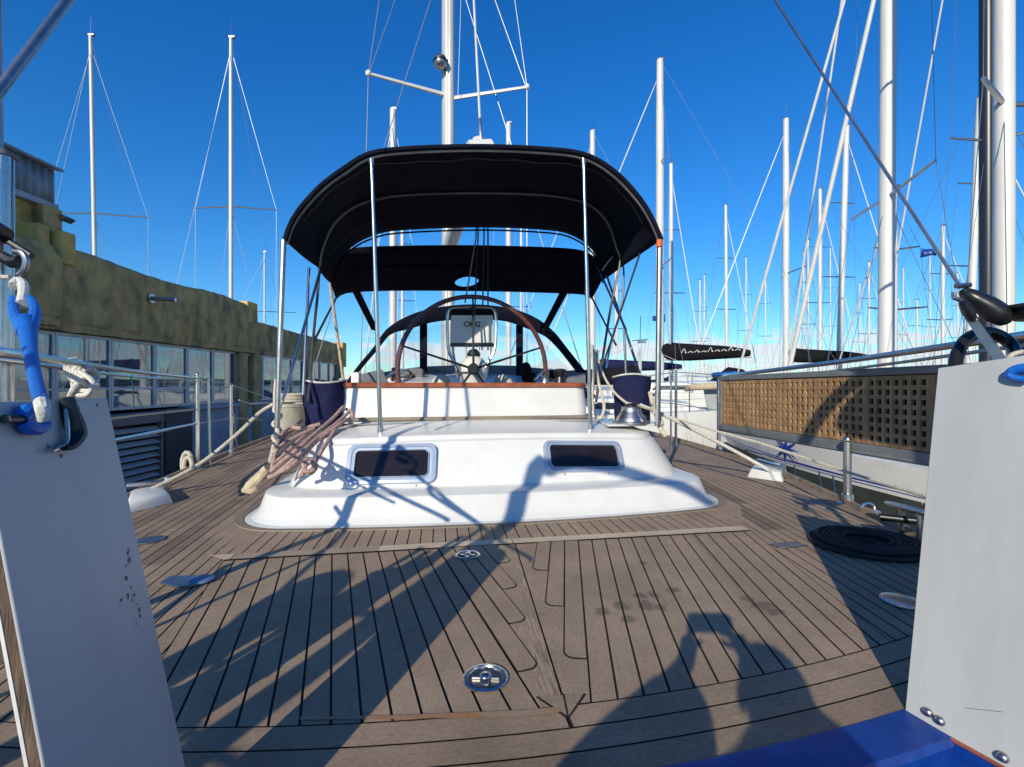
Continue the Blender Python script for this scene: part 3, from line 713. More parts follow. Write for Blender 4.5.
mb.prism(q, ax * 0.10); ip = mb.build('instrument_panel', M['white'], gd, bevel=0.006)
mb = MB(); mb.prism([PT(x, y, tg + 0.012) for x, y in ((450.3, 343.4), (494, 343.4), (494, 345.5), (450.3, 345.5))], ax * 0.09); mb.build('panel_tray', M['black'], gd)
mb = MB(); mb.prism([PT(x, y, tg + 0.03) for x, y in ((452, 309.5), (492, 309.5), (493, 314.6), (451, 314.6))], ax * 0.09); mb.build('panel_visor', M['blackfab'], gd)
def text(body, c, X, Zv, size, m, parent, name, ext=0.001, bold=False, shear=0.0):
    cu = bpy.data.curves.new(name, 'FONT'); cu.body = body; cu.size = size; cu.extrude = ext; cu.align_x = 'CENTER'; cu.align_y = 'CENTER'; cu.shear = shear
    if bold: cu.offset = size * 0.02
    o = bpy.data.objects.new(name, cu); COL.objects.link(o)
    dg = bpy.context.evaluated_depsgraph_get(); me = bpy.data.meshes.new_from_object(o.evaluated_get(dg)); bpy.data.objects.remove(o)
    Nn = X.cross(Zv).normalized(); R = Matrix((X, Zv, Nn)).transposed().to_4x4()
    root = parent
    while root is not None and root.parent is not None: root = root.parent
    me.transform(Matrix.Translation(Vector(c) - (root.location if root else Vector((0, 0, 0)))) @ R); me.materials.append(m); me.name = name
    o = bpy.data.objects.new(name, me); COL.objects.link(o); o.parent = parent; return o
text('OKG', PT(472, 324.5, tg + 0.003), rt, Vector((0, 0, 1)), 0.085, M['black'], ip, 'lettering', 0.002, True)
# extra instruments under the panel
mb = MB()
for x in (452.5, 466, 479, 491):
    mb.tube([PT(x, 346, tg + 0.05), PT(x + (473 - x) * 0.25, 378, tg + 0.05)], 0.012, 6)
mb.build('guard_rod', M['steeld'], gd)

# ------------------------------------------------------------ bimini
t1, t2, t3, t4, t5 = 3.5, 4.4, 5.35, 5.45, 6.15
aft = [(285, 240), (291, 223), (303, 205), (323, 184), (345, 168), (370, 153.5), (410, 148.5), (480, 146.5), (545, 149), (585, 154.5), (614, 171), (638, 196), (652, 218), (661.5, 240)]
mid = [(318, 267), (320, 242), (330, 221), (350, 204), (380, 194.5), (425, 191), (480, 190), (530, 191), (570, 194.5), (596, 203), (612, 220), (620, 244), (621, 267)]
fwd = [(331, 283), (334, 270), (342, 256), (355, 244), (374, 235), (400, 230), (480, 227), (550, 230), (574, 236), (590, 247), (598, 260), (603, 280)]
fro = [(330, 280), (336, 262), (350, 249), (400, 246), (480, 245.5), (560, 248), (586, 252), (598, 262), (603, 278)]
frf = [(336, 299), (342, 294.5), (355, 292), (400, 290.5), (480, 291), (540, 292.5), (578, 294), (588, 296), (592, 299)]
NC = 48
def hoop(px, t, n=NC): return resample(smooth([PT(x, y, t) for x, y in px], 5), n)
hA, hM, hF, hG, hH = hoop(aft, t1), hoop(mid, t2), hoop(fwd, t3), hoop(fro, t4), hoop(frf, t5)
def blend(a, b, k, sag=0.0): return [p.lerp(q, k) + Vector((0, 0, -sag)) for p, q in zip(a, b)]
can = MB(); rows = []
for i in range(9): k = i / 8; rows.append([p + Vector((0, 0, -0.025 * math.sin(math.pi * k) * (0.5 + 0.5 * math.sin(j * 1.3)))) for j, p in enumerate(blend(hA, hM, k))])
for i in range(1, 9): k = i / 8; rows.append([p + Vector((0, 0, -0.03 * math.sin(math.pi * k) * (0.6 + 0.4 * math.sin(j * 0.9)))) for j, p in enumerate(blend(hM, hF, k))])
can.loft(rows)
bim = can.build('bimini_canopy', M['navy'], Y_, smooth_=60, solid=0.012)
# rolled front edge / piping and the seams with light stitching
mb = MB(); mb.tube(hA, 0.018, 8); mb.build('hem', M['navy'], bim)
M['seam'] = mat('seam_tape', (0.07, 0.062, 0.055), 0.8, var=0.3)
mb = MB(); pts = [p + Vector((0, 0, -0.016 - 0.004)) + Vector((0, 0, 0.012 * math.sin(j * 0.9) * math.sin(j * 0.37))) for j, p in enumerate(blend(hA, hM, 0.20))][3:-3]; mb.tube(pts, 0.006, 6); mb.build('stitched_seam', M['seam'], bim)
mb = MB(); pts = [p + Vector((0, 0, -0.03)) for p in blend(hM, hF, 0.55)][2:12]; mb.tube(pts, 0.005, 6); mb.build('stitched_seam', M['seam'], bim)
# front canopy panel with its oval see-through window
can = MB(); can.loft([blend(hG, hH, i / 6) for i in range(7)])
nm_ = M['navy'].copy(); nm_.name = 'navy_canvas_window'; t = nm_.node_tree
wc = PT(464.5, 281.5, t5 - 0.14)
def hole(m_, c, rx, ry):
    t = m_.node_tree; out = [n for n in t.nodes if n.type == 'OUTPUT_MATERIAL'][0]; b = [n for n in t.nodes if n.type == 'BSDF_PRINCIPLED'][0]
    tc = t.nodes.new('ShaderNodeTexCoord'); mp = t.nodes.new('ShaderNodeVectorMath'); mp.operation = 'SUBTRACT'; mp.inputs[1].default_value = c
    sc = t.nodes.new('ShaderNodeVectorMath'); sc.operation = 'DIVIDE'; sc.inputs[1].default_value = (rx, ry, 1000); ln = t.nodes.new('ShaderNodeVectorMath'); ln.operation = 'LENGTH'
    lt = t.nodes.new('ShaderNodeMath'); lt.operation = 'LESS_THAN'; lt.inputs[1].default_value = 1.0
    tr = t.nodes.new('ShaderNodeBsdfTransparent'); mx = t.nodes.new('ShaderNodeMixShader'); l = t.links.new
    l(tc.outputs['Object'], mp.inputs[0]); l(mp.outputs[0], sc.inputs[0]); l(sc.outputs[0], ln.inputs[0]); l(ln.outputs['Value'], lt.inputs[0]); l(lt.outputs[0], mx.inputs[0]); l(b.outputs[0], mx.inputs[1]); l(tr.outputs[0], mx.inputs[2]); l(mx.outputs[0], out.inputs[0])
# find the point of the panel the pixel looks at
best = None
for i in range(0, 101):
    k = i / 100; row = blend(hG, hH, k)
    for a in row:
        px = 512 + a.x / a.y * F; py = 383.5 - (a.z - H) / a.y * F; e = (px - 464.5) ** 2 + (py - 281.5) ** 2
        if best is None or e < best[0]: best = (e, a)
wc = best[1]
hole(nm_, wc - yroot, 0.15, 0.085)
fp = can.build('bimini_front_panel', nm_, Y_, smooth_=60, solid=0.010)
mb = MB(); mb.tube([p + Vector((0, 0, -0.012)) for p in blend(hG, hH, 0.42)][3:-3], 0.014, 6); mb.build('hem', M['navy'], fp)
# frames: bright tubes
def tube_part(name, px, t, r, m, n=8, sm=0, parent=None):
    mb = MB(); pts = [PT(q[0], q[1], q[2] if len(q) > 2 else t) for q in px]; mb.tube(pts, r, n, sm=sm); return mb.build(name, m, parent or Y_)
def pole(x0, y0, ta, x1, y1, tb):
    mb = MB(); a, b = PT(x0, y0, ta), PT(x1, y1, tb); mb.tube([a, b], 0.0155, 12)
    p = mb.build('bimini_pole', M['steel'], Y_)
    mb = MB(); mb.lathe(a - Vector((0, 0, 0.012)), [(0.034, 0), (0.034, 0.008), (0.022, 0.012), (0.021, 0.05), (0.012, 0.055)], 16); mb.build('foot', M['steel'], p)
    mb = MB(); mb.lathe(b - Vector((0, 0, 0.05)), [(0.020, 0), (0.022, 0.01), (0.022, 0.06), (0.014, 0.065)], 14); mb.build('bracket', M['steel'], p)
    return p
pole(380.5, 431.5, 3.60, 371.5, 156, 3.53); pole(590.5, 428, 3.58, 583.5, 158, 3.53)
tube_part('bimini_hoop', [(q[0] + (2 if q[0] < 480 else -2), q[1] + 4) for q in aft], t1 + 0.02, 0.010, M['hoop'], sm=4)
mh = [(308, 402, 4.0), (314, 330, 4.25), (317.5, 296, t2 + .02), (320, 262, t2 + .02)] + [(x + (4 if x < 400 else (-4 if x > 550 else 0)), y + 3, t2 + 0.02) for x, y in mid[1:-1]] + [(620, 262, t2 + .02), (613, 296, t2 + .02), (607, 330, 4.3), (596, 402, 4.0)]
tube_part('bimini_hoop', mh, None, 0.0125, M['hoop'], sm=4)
tube_part('bimini_hoop', [(x, y + 3) for x, y in fwd], t3, 0.010, M['navy'], sm=3)
# legs and diagonal struts
def strut(a, b, r=0.0125, m='steel'):
    mb = MB(); mb.tube([PT(*a), PT(*b)], r, 10); return mb.build('bimini_strut', M[m], Y_)
mb = MB(); mb.tube([PT(659.5, 240, 3.49), PT(659, 247, 3.49)], 0.0225, 10); mb.build('orange_tape', M['orange'], Y_)
strut((283.5, 240, 3.5), (277, 428, 3.5), 0.019, 'steeld'); strut((660, 240, 3.5), (657.5, 425, 3.5), 0.022, 'steeld')
strut((321, 268, 4.4), (283, 400, 3.7)); strut((309, 268, 4.4), (303, 395, 4.0)); strut((336, 298, t5), (312, 345, 4.6), 0.012, 'wirek'); strut((330, 283, t3), (345, 392, 5.6), 0.016, 'tan')
strut((607, 276, 4.9), (652, 410, 3.8)); strut((598, 268, 5.2), (626, 330, 4.2), 0.012); strut((642, 247, 3.9), (603, 365, 4.4), 0.009, 'wirek'); strut((592, 298, t5), (616, 345, 4.8), 0.012, 'wirek'); strut((624, 330, 4.3), (626, 375, 4.3), 0.012, 'steeld')
tube_part('bimini_strut', [(602, 270, 4.9), (619, 252, 4.6), (624, 275, 4.5), (621, 310, 4.45), (612, 340, 4.4), (606, 368, 4.35)], None, 0.010, M['steel'], sm=3)
# wide dark straps from bimini to spray hood
for a, b in (((356, 291, t5), (375, 330, 7.2)), ((564, 292, t5), (545, 328, 7.2))):
    mb = MB(); mb.beam(PT(*a), PT(*b), 0.10, 0.02, (0, 1, 0)); mb.build('canopy_strap', M['navy'], Y_)

# spray hood
td = 7.3
oc = [(345, 384), (358, 366), (374, 347), (386, 330), (404, 318), (430, 309), (470, 304.5), (508, 308), (534, 317), (553, 331), (566, 347), (581, 366), (594, 384)]
ic = [(350, 384), (363.5, 366), (379.5, 347.5), (391, 334), (410, 329), (434, 322), (470, 319), (504, 321), (528, 329), (546, 337), (560, 351), (575, 367), (588, 384)]
O1 = resample(smooth([PT(x, y, td) for x, y in oc], 4), 40); I1 = resample(smooth([PT(x, y, td) for x, y in ic], 4), 40)
O2 = [p + (W(0, 0.45) - W(0, 0)) + Vector((0, 0, 0.0)) for p in O1]
mb = MB(); mb.loft([I1, O1, O2]); sh = mb.build('spray_hood', M['navy'], Y_, smooth_=40, solid=0.012)
I2 = [p + (W(0, 0.40) - W(0, 0)) for p in I1]
q = I2; mb = MB(); mb.add(q, [tuple(range(len(q)))]); mb.build('windscreen', M['vinyl'], sh, smooth_=0)
for x0, x1, y0, y1 in ((420, 427, 322, 378), (517, 522, 325, 378)):
    mb = MB(); mb.beam(PT((x0 + x1) / 2, y0, td + 0.25), PT((x0 + x1) / 2, y1, td + 0.25), 0.115, 0.02, (0, 1, 0)); mb.build('hood_pillar', M['navy'], sh)
mb = MB(); pts = [(352, 384), (380, 375), (420, 369), (470, 367), (515, 368), (545, 371), (585, 380)]
a = [PT(x, y, td + 0.5) for x, y in pts]; mb.loft([a, [p + Vector((0, 0, -0.36)) for p in a]]); mb.tube(a, 0.03, 6); mb.build('hood_base', M['grey'], sh, solid=0.02)
for (x0, y0, t_0, x1, y1, t_1, m_) in ((392, 371, 6.9, 400, 382, 6.9, 'blackfab'), (404, 372, 7.2, 424, 381, 7.2, 'grey'), (545, 373, 7.1, 566, 381, 7.1, 'blackfab'), (352, 376, 6.6, 361, 384, 6.6, 'white2'), (566, 376, 6.6, 585, 384, 6.6, 'grey')):
    mb = MB(); a, b = PT(x0, y0, t_0), PT(x1, y1, t_1); c = (a + b) / 2; mb.box(c, (abs(b.x - a.x), 0.14, abs(a.z - b.z) + 0.1)); mb.build('cockpit_locker', M[m_], Y_, bevel=0.03, bseg=2)
for x0, x1 in ((384, 412), (534, 560)):
    mb = MB(); mb.tube([PT(x0, 380, 6.2), PT((x0 + x1) / 2, 370, 6.6), PT(x1, 372, 7.3)], 0.018, 8, sm=4); mb.build('grab_rail', M['steel'], Y_)
# small gear seen over the coaming
mb = MB(); c = PT(526, 371, 6.6); mb.sphere(c, 0.10, 14, (0.8, 0.5, 1.3)); mb.sphere(c + Vector((0.05, 0, -0.1)), 0.09, 12, (1.3, .5, 1)); tag(mb.build('folded_jacket', M['blackfab'], base=c), 'black bundled jacket slumped beside the cockpit behind the wheel rim', 'jacket')
mb = MB(); c = PT(560, 376, 5.0); mb.lathe(c - Vector((0, 0, 0.10)), [(0.07, 0), (0.06, 0.05), (0.05, 0.09), (0.07, 0.13), (0.07, 0.17), (0.03, 0.18)], 16); mb.build('sheet_winch', M['black'], Y_)
mb = MB(); c = PT(545, 377, 5.0); mb.lathe(c - Vector((0, 0, 0.10)), [(0.05, 0), (0.04, 0.05), (0.035, 0.09), (0.05, 0.15), (0.02, 0.16)], 16); mb.build('sheet_winch', M['steel'], Y_)
mb = MB(); mb.prism([PT(x, y, 5.5) for x, y in ((361, 374), (382, 369), (390, 386), (362, 386))], ax * 0.05); mb.build('cockpit_cushion', M['grey'], Y_, bevel=0.01)

# ------------------------------------------------------------ mast, boom, standing rigging
MT = Vector((-1.28, 9.4, 0.9)); MTOP = Vector((-1.28, 9.45, 18.7))
mb = MB(); mb.tube([MT, MTOP], 0.115, 16, flat=1.3); mast = mb.build('mast', M['alu'], Y_)
mb = MB(); mb.beam(MT + Vector((0, -0.155, 0)), MTOP + Vector((0, -0.155, 0)), 0.03, 0.02, (1, 0, 0)); mb.build('sail_track', M['alu'], mast)
for tip, r0 in (((368.5, 73.5, 8.75), (446, 95)), ((527, 87, 9.15), (455, 98))):
    a = P(r0[0], r0[1], 9.4); b = P(*tip); mb = MB(); mb.tube([a, b], [0.075, 0.05], 8, flat=0.55); sp_ = mb.build('spreader', M['mastw'], mast)
    mb = MB(); mb.sphere(b, 0.06, 10); mb.build('end_cap', M['white2'], sp_)
mb = MB(); c = P(440.5, 62, 9.2); mb.sphere(c, 0.14, 14, (1, 1, 1.05)); rf = mb.build('radar_reflector', M['steeld'], mast)
mb = MB(); mb.tube([c, P(447, 62, 9.35)], 0.03, 8); mb.lathe(c, [(0.145, -0.02), (0.15, 0), (0.145, 0.02)], 20); mb.build('bracket', M['black'], rf)
BE = PT(481, 142, 5.15); mb = MB(); mb.tube([BE + Vector((0, 0.1, 0)), Vector((-1.28, 9.2, 3.35))], 0.11, 12, flat=1.2); boom = mb.build('boom', M['mastw'], Y_)
mb = MB(); q = [PT(x, y, 5.1) for x, y in ((463, 150), (468, 139), (492, 138), (498, 150))]; mb.prism(q, ax * 0.25); mb.build('boom_end', M['white'], boom, bevel=0.012)
mb = MB(); mb.tube([BE + Vector((0, 0, 0.02)), BE + Vector((0, 0, 0.10)), BE.lerp(MTOP, 0.02)], 0.014, 6); mb.build('shackle', M['steeld'], boom)
def wire(name, pts, r, m, sag=0.0, parent=None):
    pts = [Vector(p) for p in pts]
    if sag and len(pts) == 2: a, b = pts; pts = [a.lerp(b, k / 10) + Vector((0, 0, -sag * 4 * (k / 10) * (1 - k / 10))) for k in range(11)]
    mb = MB(); mb.tube(pts, r, 6); return mb.build(name, M[m], parent or Y_)
wire('topping_lift', [BE, MTOP], 0.014, 'mastw')
sL_ = P(368.5, 73.5, 8.75); sR_ = P(527, 87, 9.15)
for a, b, r in ((sL_, MTOP + Vector((0, 0, -0.6)), .007), (sR_, MTOP + Vector((0, 0, -0.6)), .007), (sL_, W(-1.62, 8.75, .9), .009), (sR_, W(1.45, 9.0, .9), .009), (MTOP + Vector((0, 0, -9)), W(-2.7, 8.6, 0), .009), (MTOP + Vector((0, 0, -9)), W(2.9, 8.9, 0), .009)):
    wire('shroud', [a, b], r, 'wire')
wire('shroud', [P(369, 74, 8.75), P(395, 0, 8.9)], .007, 'wire'); wire('shroud', [P(525, 84, 9.1), P(495, 0, 9.2)], .009, 'wire')
wire('halyard', [P(458, 95, 9.2), P(461, 0, 9.2)], .007, 'wire')
wire('forestay', [MTOP + Vector((0, 0, -0.4)), W(0, 17.4, 0.1)], 0.05, 'mastw')
# main sheet falls from the boom end through the gap to the helm
for (xa, ya, ta), (xb, yb, tb) in (((476, 238, 5.38), (465, 303, 5.25)), ((478, 238, 5.38), (473, 352, 4.95)), ((484, 238, 5.38), (482, 350, 5.3)), ((488, 238, 5.38), (488, 350, 5.3))):
    top_ = BE + Vector(((xa - 481) * 0.008, 0.05, -0.05)); wire('mainsheet', [top_, PT(xa, ya, ta), PT(xb, yb, tb)], 0.009, 'ropep' if xa == 476 else 'wirek')
# backstays with their adjusters
bsR = P(961, 288, 1.30); wire('backstay', [bsR, MTOP], 0.0052, 'steeld')
bsL = P(-6, 98, 1.30); bj = bsL.lerp(MTOP, 0.10)
bs = wire('backstay', [bsL, MTOP], 0.005, 'steeld')
mb = MB(); mb.tube([bsL.lerp(MTOP, -0.004), bsL.lerp(MTOP, 0.065)], 0.014, 12); mb.build('adjuster', M['steeld'], bs)
# ------------------------------------------------------------ pushpit rails, stanchions, lifelines
def rail(name, pts, r, m='steel', n=10, sm=0): mb = MB(); mb.tube(pts, r, n, sm=sm); return mb.build(name, M[m], Y_)
rail('guard_rail', [P(-30, 348, 1.0), P(0, 352, 1.08), P(75, 363, 1.7), P(140, 372, 2.9), P(196, 378, 4.7), P(199.5, 379.5, 4.8)], 0.0125, sm=4)
rail('guard_rail', [P(-10, 358, 1.25), P(60, 367, 1.9), P(128, 376, 3.0), P(196, 381, 4.75)], 0.009, sm=4)
rail('guard_rail', [P(70, 452, 2.6), P(115, 440, 3.3), P(199, 423, 4.78)], 0.0125, sm=3)
rail('guard_rail', [P(60, 425, 2.6), P(140, 415, 3.6), P(198, 409, 4.78)], 0.008, 'ropew')
def stanchion(px, y0, y1, r=0.015, double=False, m='steel'):
    a = D(px, y1); b = P(px, y0, a.y); mb = MB(); mb.tube([a, b], r, 10); s = mb.build('stanchion', M[m], Y_)
    mb = MB(); mb.lathe(a, [(r * 2.4, 0), (r * 2.4, 0.008), (r * 1.5, 0.015), (r * 1.4, 0.07), (r, 0.075)], 14); mb.build('socket', M['steel'], s); mb = MB(); mb.sphere(b, r * 1.15, 10); mb.build('top_ball', M['steel'], s)
    return a, b
aL, bL = stanchion(197.5, 375, 469, 0.020); mb = MB(); mb.tube([aL + Vector((0.05, 0.12, 0)), bL + Vector((0.045, 0.1, 0))], 0.012, 8); mb.build('stanchion', M['steel'], Y_)
a2, b2 = stanchion(231, 385, 455, 0.020); mb = MB(); mb.tube([D(237, 453), b2 + Vector((0.02, 0, -0.35))], 0.013, 8); mb.build('stanchion', M['steel'], Y_)
wire('lifeline', [bL + Vector((0, 0, -.02)), b2, P(275, 400, 7.6)], 0.006, 'wire'); wire('lifeline', [P(198, 424, 4.78), P(232, 418, 5.9), P(262, 420, 7)], 0.006, 'wire')
wire('lifeline', [P(239, 400, 6.0), P(250, 404, 6.4), P(262, 403, 6.9), P(275, 404, 7.5)], 0.009, 'ropew')
# starboard
stanchion(719, 374, 452, 0.026); stanchion(847.5, 440, 504, 0.026, m='steeld'); aR, bR = stanchion(676, 370, 447, 0.018)
stanchion(671, 372, 449, 0.013)
rail('guard_rail', [P(719, 375, 5.85), P(735, 374.5, 5.0), P(830, 363, 3.6), P(955, 345, 2.5), P(1040, 333, 2.0)], 0.020, sm=4)
rail('guard_rail', [P(735, 382, 5.1), P(850, 369, 3.4), P(1040, 343, 2.0)], 0.010, 'steeld', sm=3)
wire('lifeline', [P(640, 377, 8.0), P(676, 372, 6.9), P(719, 375, 5.85)], 0.006, 'wire'); wire('lifeline', [P(655, 402, 8.0), P(676, 404, 6.9), P(716, 410, 5.85)], 0.006, 'wire')
mb = MB(); mb.tube([P(714, 375, 5.85), P(735, 374.5, 5.1)], 0.034, 10); mb.build('rail_tape', M['ropeb'], Y_)
wire('mooring_wire', [P(655, 412, 4.3), P(712, 430, 3.7), P(760, 443, 3.3), P(847, 472, 2.75), P(930, 498, 2.2), P(960, 507, 2.0)], 0.010, 'ropew')

# ------------------------------------------------------------ teak grating in its metal frame, hung on the starboard rail
gA, gB = P(722, 425, 5.2), P(938, 451, 2.78); gC = P(722, 379.5, 5.2)
U = (gB - gA); U.z = 0; U.normalize(); gl = 3.7
G = thing('boarding_gangway', 'long teak lattice gangway in a grey metal frame lashed along the starboard rail', 'gangway', gA)
Zg = Vector((0, 0, 1)); Hn = 0.50; Nn = U.cross(Zg)
if Nn.x > 0: Nn = -Nn
slope = 0.012
def gp_(u, z, d=0.0): return gA + U * u + Zg * (z + slope * u) + Nn * d
pitch = 0.0625; bar = 0.028; u = 0.02; cols = []; k = 0; M['lattice'] = mat('lattice_teak', (0.40, 0.245, 0.12), 0.7, scale=14, col2=(0.22, 0.125, 0.06), lo=0.35, hi=0.7, bump=0.2, stretch=(1, 1, 0.4))
sections = []
while u < gl - 0.1:
    mb = MB(); u0 = u
    for c in range(7):
        wv = bar if 0 < c else 0.060
        mb.beam(gp_(u + wv / 2, 0.02, 0.004), gp_(u + wv / 2, Hn - 0.02, 0.004), 0.022, wv, U); u += wv + (pitch - bar)
    u1 = u - (pitch - bar)
    u = u1 + (pitch - bar)
    for r in range(8):
        z = 0.03 + r * (Hn - 0.06) / 7
        mb.beam(gp_(u0, z, 0.002), gp_(u, z, 0.002), 0.020, bar, Zg)
    mb.build('lattice_panel', M['lattice'], G, smooth_=0)
mb = MB(); mb.beam(gp_(0.0, Hn / 2, -0.022), gp_(gl - 0.05, Hn / 2, -0.022), 0.006, Hn, Zg); mb.build('backing_sheet', M['blackfab'], G)
mb = MB(); mb.beam(gp_(-0.03, Hn + 0.015), gp_(gl, Hn + 0.015), 0.05, 0.05, Zg); mb.build('top_frame', M['gframe'], G, bevel=0.006)
mb = MB(); mb.beam(gp_(-0.03, -0.015), gp_(gl, -0.015), 0.05, 0.055, Zg); mb.tube([gp_(-0.03, -0.05, 0.01), gp_(gl, -0.05, 0.01)], 0.020, 8); mb.build('bottom_frame', M['gframe'], G, bevel=0.006)
mb = MB(); mb.beam(gp_(0, -0.03), gp_(0, Hn + 0.03), 0.05, 0.03, U); mb.build('end_frame', M['gframe'], G)

# ------------------------------------------------------------ white boards either side of the stern opening
def board(name, label, quad, thick, n_out, lip=None):
    c = sum(quad, Vector((0, 0, 0))) / 4
    base = (quad[2] + quad[3]) / 2
    B = thing(name, label, 'board', base)
    d = n_out.normalized()
    mb = MB(); mb.prism(quad, -d * 0.004); mb.build('painted_face', M['board'], B, bevel=0.0012)
    mb = MB(); ins_ = [q + (c - q).normalized() * 0.003 - d * 0.0042 for q in quad]; mb.prism(ins_, -d * (thick - 0.008)); mb.build('plywood_core', M['ply'], B)
    mb = MB(); mb.prism([q - d * (thick - 0.003) for q in quad], -d * 0.004); mb.build('painted_face', M['white2'], B)
    return B, d
lq = [P(107, 398, 0.95), P(-24, 402, 0.62), P(94, 1030, 0.62), P(193, 803, 0.95)]
n1 = (lq[1] - lq[0]).cross(lq[3] - lq[0])
if n1.dot(Vector((0, 0, H)) - lq[0]) < 0: n1 = -n1
BL, dl = board('white_board', 'shaded white board with a blue snap hook and rust stains, left of the stern opening', lq, 0.019, n1)
def onL(px, py, lift=0.0):
    o = Vector((0, 0, H)); d = P(px, py, 1.0) - o; nn_ = n1.normalized(); u = (lq[0] - o).dot(nn_) / d.dot(nn_); return o + d * u + nn_ * lift
# stain marks: thin rusty specks in the paint
M['rust'] = mat('rust_stain', (0.34, 0.20, 0.12), 0.9, var=0.4, scale=60)
mb = MB(); rr = random.Random(4)
for x, y, r in ((128, 553, 2.0), (129, 560, 2.5), (126, 578, 2.0), (121, 600, 1.6), (128, 596, 2.0), (132, 600, 1.5), (134, 595, 1.6), (139, 610, 2.0), (140, 616, 1.5), (128, 549, 1.0), (100, 652, 0.7), (136, 624, 1.0), (131, 587, 1.2), (126, 566, 1.2), (137, 604, 0.9)):
    q = [onL(x + math.cos(a * 0.7) * r * 0.8 * (0.3 + rr.random() * 0.8), y + math.sin(a * 0.7) * r * 1.5 * (0.5 + rr.random() * 0.7), 0.0008) for a in range(9)]
    mb.add(q, [tuple(range(9))])
mb.build('rust_marks', M['rust'], BL, smooth_=0)
mb = MB()
for x, y in ((78, 408), (97, 405), (48, 446), (61, 456)): mb.lathe(onL(x, y, 0), [(0.0032, 0), (0.0032, 0.0008), (0.0015, 0.002)], 10, n1)
mb.build('screw_head', M['rust'], BL)
mb = MB(); pts = [onL(x, y, 0.012) for x, y in ((58, 399), (61, 412), (66, 426), (68, 437), (63, 447), (55, 450))]; mb.tube(pts, [0.010, 0.012, 0.014, 0.014, 0.010, 0.006], 8, sm=3, flat=0.7); mb.build('rubber_pad', M['black'], BL)
mb = MB(); pts = [onL(x, y, 0.010) for x, y in ((44, 452), (50, 449), (57, 446), (60, 436), (58, 400))]; mb.tube(pts, 0.0035, 8, sm=3); mb.build('staple', M['steel'], BL)

rq = [P(938, 368, 1.23), None, None, Vector((1.030, 1.230, 0.004))]
dv = Vector((0.075, -0.176, 0)).normalized()
rq[0] = P(938, 368, 1.23); rq[1] = rq[0] + dv * 0.85 + Vector((0, 0, 0.13)); rq[3] = P(905, 711.5, 1.23); rq[2] = rq[3] + dv * 0.85
n2 = (rq[1] - rq[0]).cross(rq[3] - rq[0])
if n2.dot(Vector((0, 0, H)) - rq[0]) < 0: n2 = -n2
BR, dr = board('white_board', 'sunlit clean white board bolted upright at the right edge, above the blue transom', rq, 0.025, n2)
def onR(px, py, lift=0.0):
    o = Vector((0, 0, H)); d = P(px, py, 1.0) - o; nn_ = n2.normalized(); u = (rq[0] - o).dot(nn_) / d.dot(nn_); return o + d * u + nn_ * lift
for x, y in ((929, 712), (941, 720.5), (1004, 757)):
    mb = MB(); c = onR(x, y); mb.lathe(c, [(0.0085, 0), (0.0105, 0.002), (0.011, 0.006), (0.0085, 0.011), (0.004, 0.0135)], 18, n2); mb.build('bolt_head', M['steeld'], BR)
mb = MB(); mb.tube([onR(965, 708, 0.0002), onR(1003, 712, 0.0002)], 0.0004, 5); mb.build('scratch', M['rubber'], BR)
# blue side wall below the starboard board
mb = MB(); q = [rq[3] + Vector((0.004, -0.004, -0.006)), rq[2] + Vector((0.004, 0, -0.006))]
mb.prism([q[0], q[1], q[1] + Vector((0, 0, -0.8)), q[0] + Vector((0, 0, -0.8))], -dr * 0.02); mb.build('transom_side', M['blue'], Y_, bevel=0.004)
mb = MB(); mb.beam(q[0] + Vector((0.0, 0, 0.003)) + dr * 0.002, q[1] + Vector((0, 0, 0.003)) + dr * 0.002, 0.012, 0.006); mb.build('sealant_line', M['mahog'], Y_)

# blue snap hook and lanyard on the port side
K = thing('snap_hook_lanyard', 'bright blue webbing lanyard with white whipped ends hanging beside the left board', 'lanyard', P(30, 400, 0.62))
Yk = 0.66
def yk(y): return 1.32 + (0.585 - 1.32) * min(1, (y - 285) / 118.0)
def pk(x, y, d=0.0): return P(x, y, yk(y))
mb = MB(); mb.tube([pk(13, 298), pk(14, 312), pk(21, 326), pk(27, 332), pk(33, 322), pk(35, 308), pk(30, 298)], [0.009, 0.011, 0.013, 0.016, 0.013, 0.011, 0.009], 10, sm=4); mb.build('eye_splice', M['ropeb'], K)
mb = MB(); mb.tube([pk(25, 322), pk(28, 334), pk(30, 350), pk(33, 368), pk(37, 386), pk(41, 401)], [0.021, 0.0155, 0.0115, 0.0095, 0.0085, 0.0078], 12, sm=4); mb.build('braided_tail', M['ropeb'], K)
mb = MB(); mb.tube([pk(41, 400), pk(43, 410), pk(43, 421)], [0.0082, 0.0078, 0.005], 10, sm=3); mb.build('whipping', M['ropewh'], K)
mb = MB(); mb.tube([pk(14, 286), pk(17, 281), pk(22, 283), pk(24, 290), pk(22, 304)], 0.0125, 10, sm=3); mb.build('thimble', M['ropewh'], K)
K2 = thing('snap_hook', 'open blue plastic hook clipped against the face of the left board', 'hook', onL(20, 422, 0.01))
mb = MB(); pts = [onL(x, y, 0.012) for x, y in ((10, 421), (18, 414), (28, 411), (37, 411), (40, 415))]; mb.tube(pts, [0.009, 0.013, 0.010, 0.006, 0.003], 10, sm=3); pts = [onL(x, y, 0.012) for x, y in ((12, 423), (18, 429), (28, 431), (36, 428), (39, 424))]; mb.tube(pts, [0.009, 0.011, 0.009, 0.007, 0.003], 10, sm=3); mb.build('hook_body', M['ropeb'], K2)
mb = MB(); mb.tube([onL(-6, 421, 0.012), onL(12, 421, 0.012)], 0.0065, 10); mb.build('swivel', M['black'], K2)

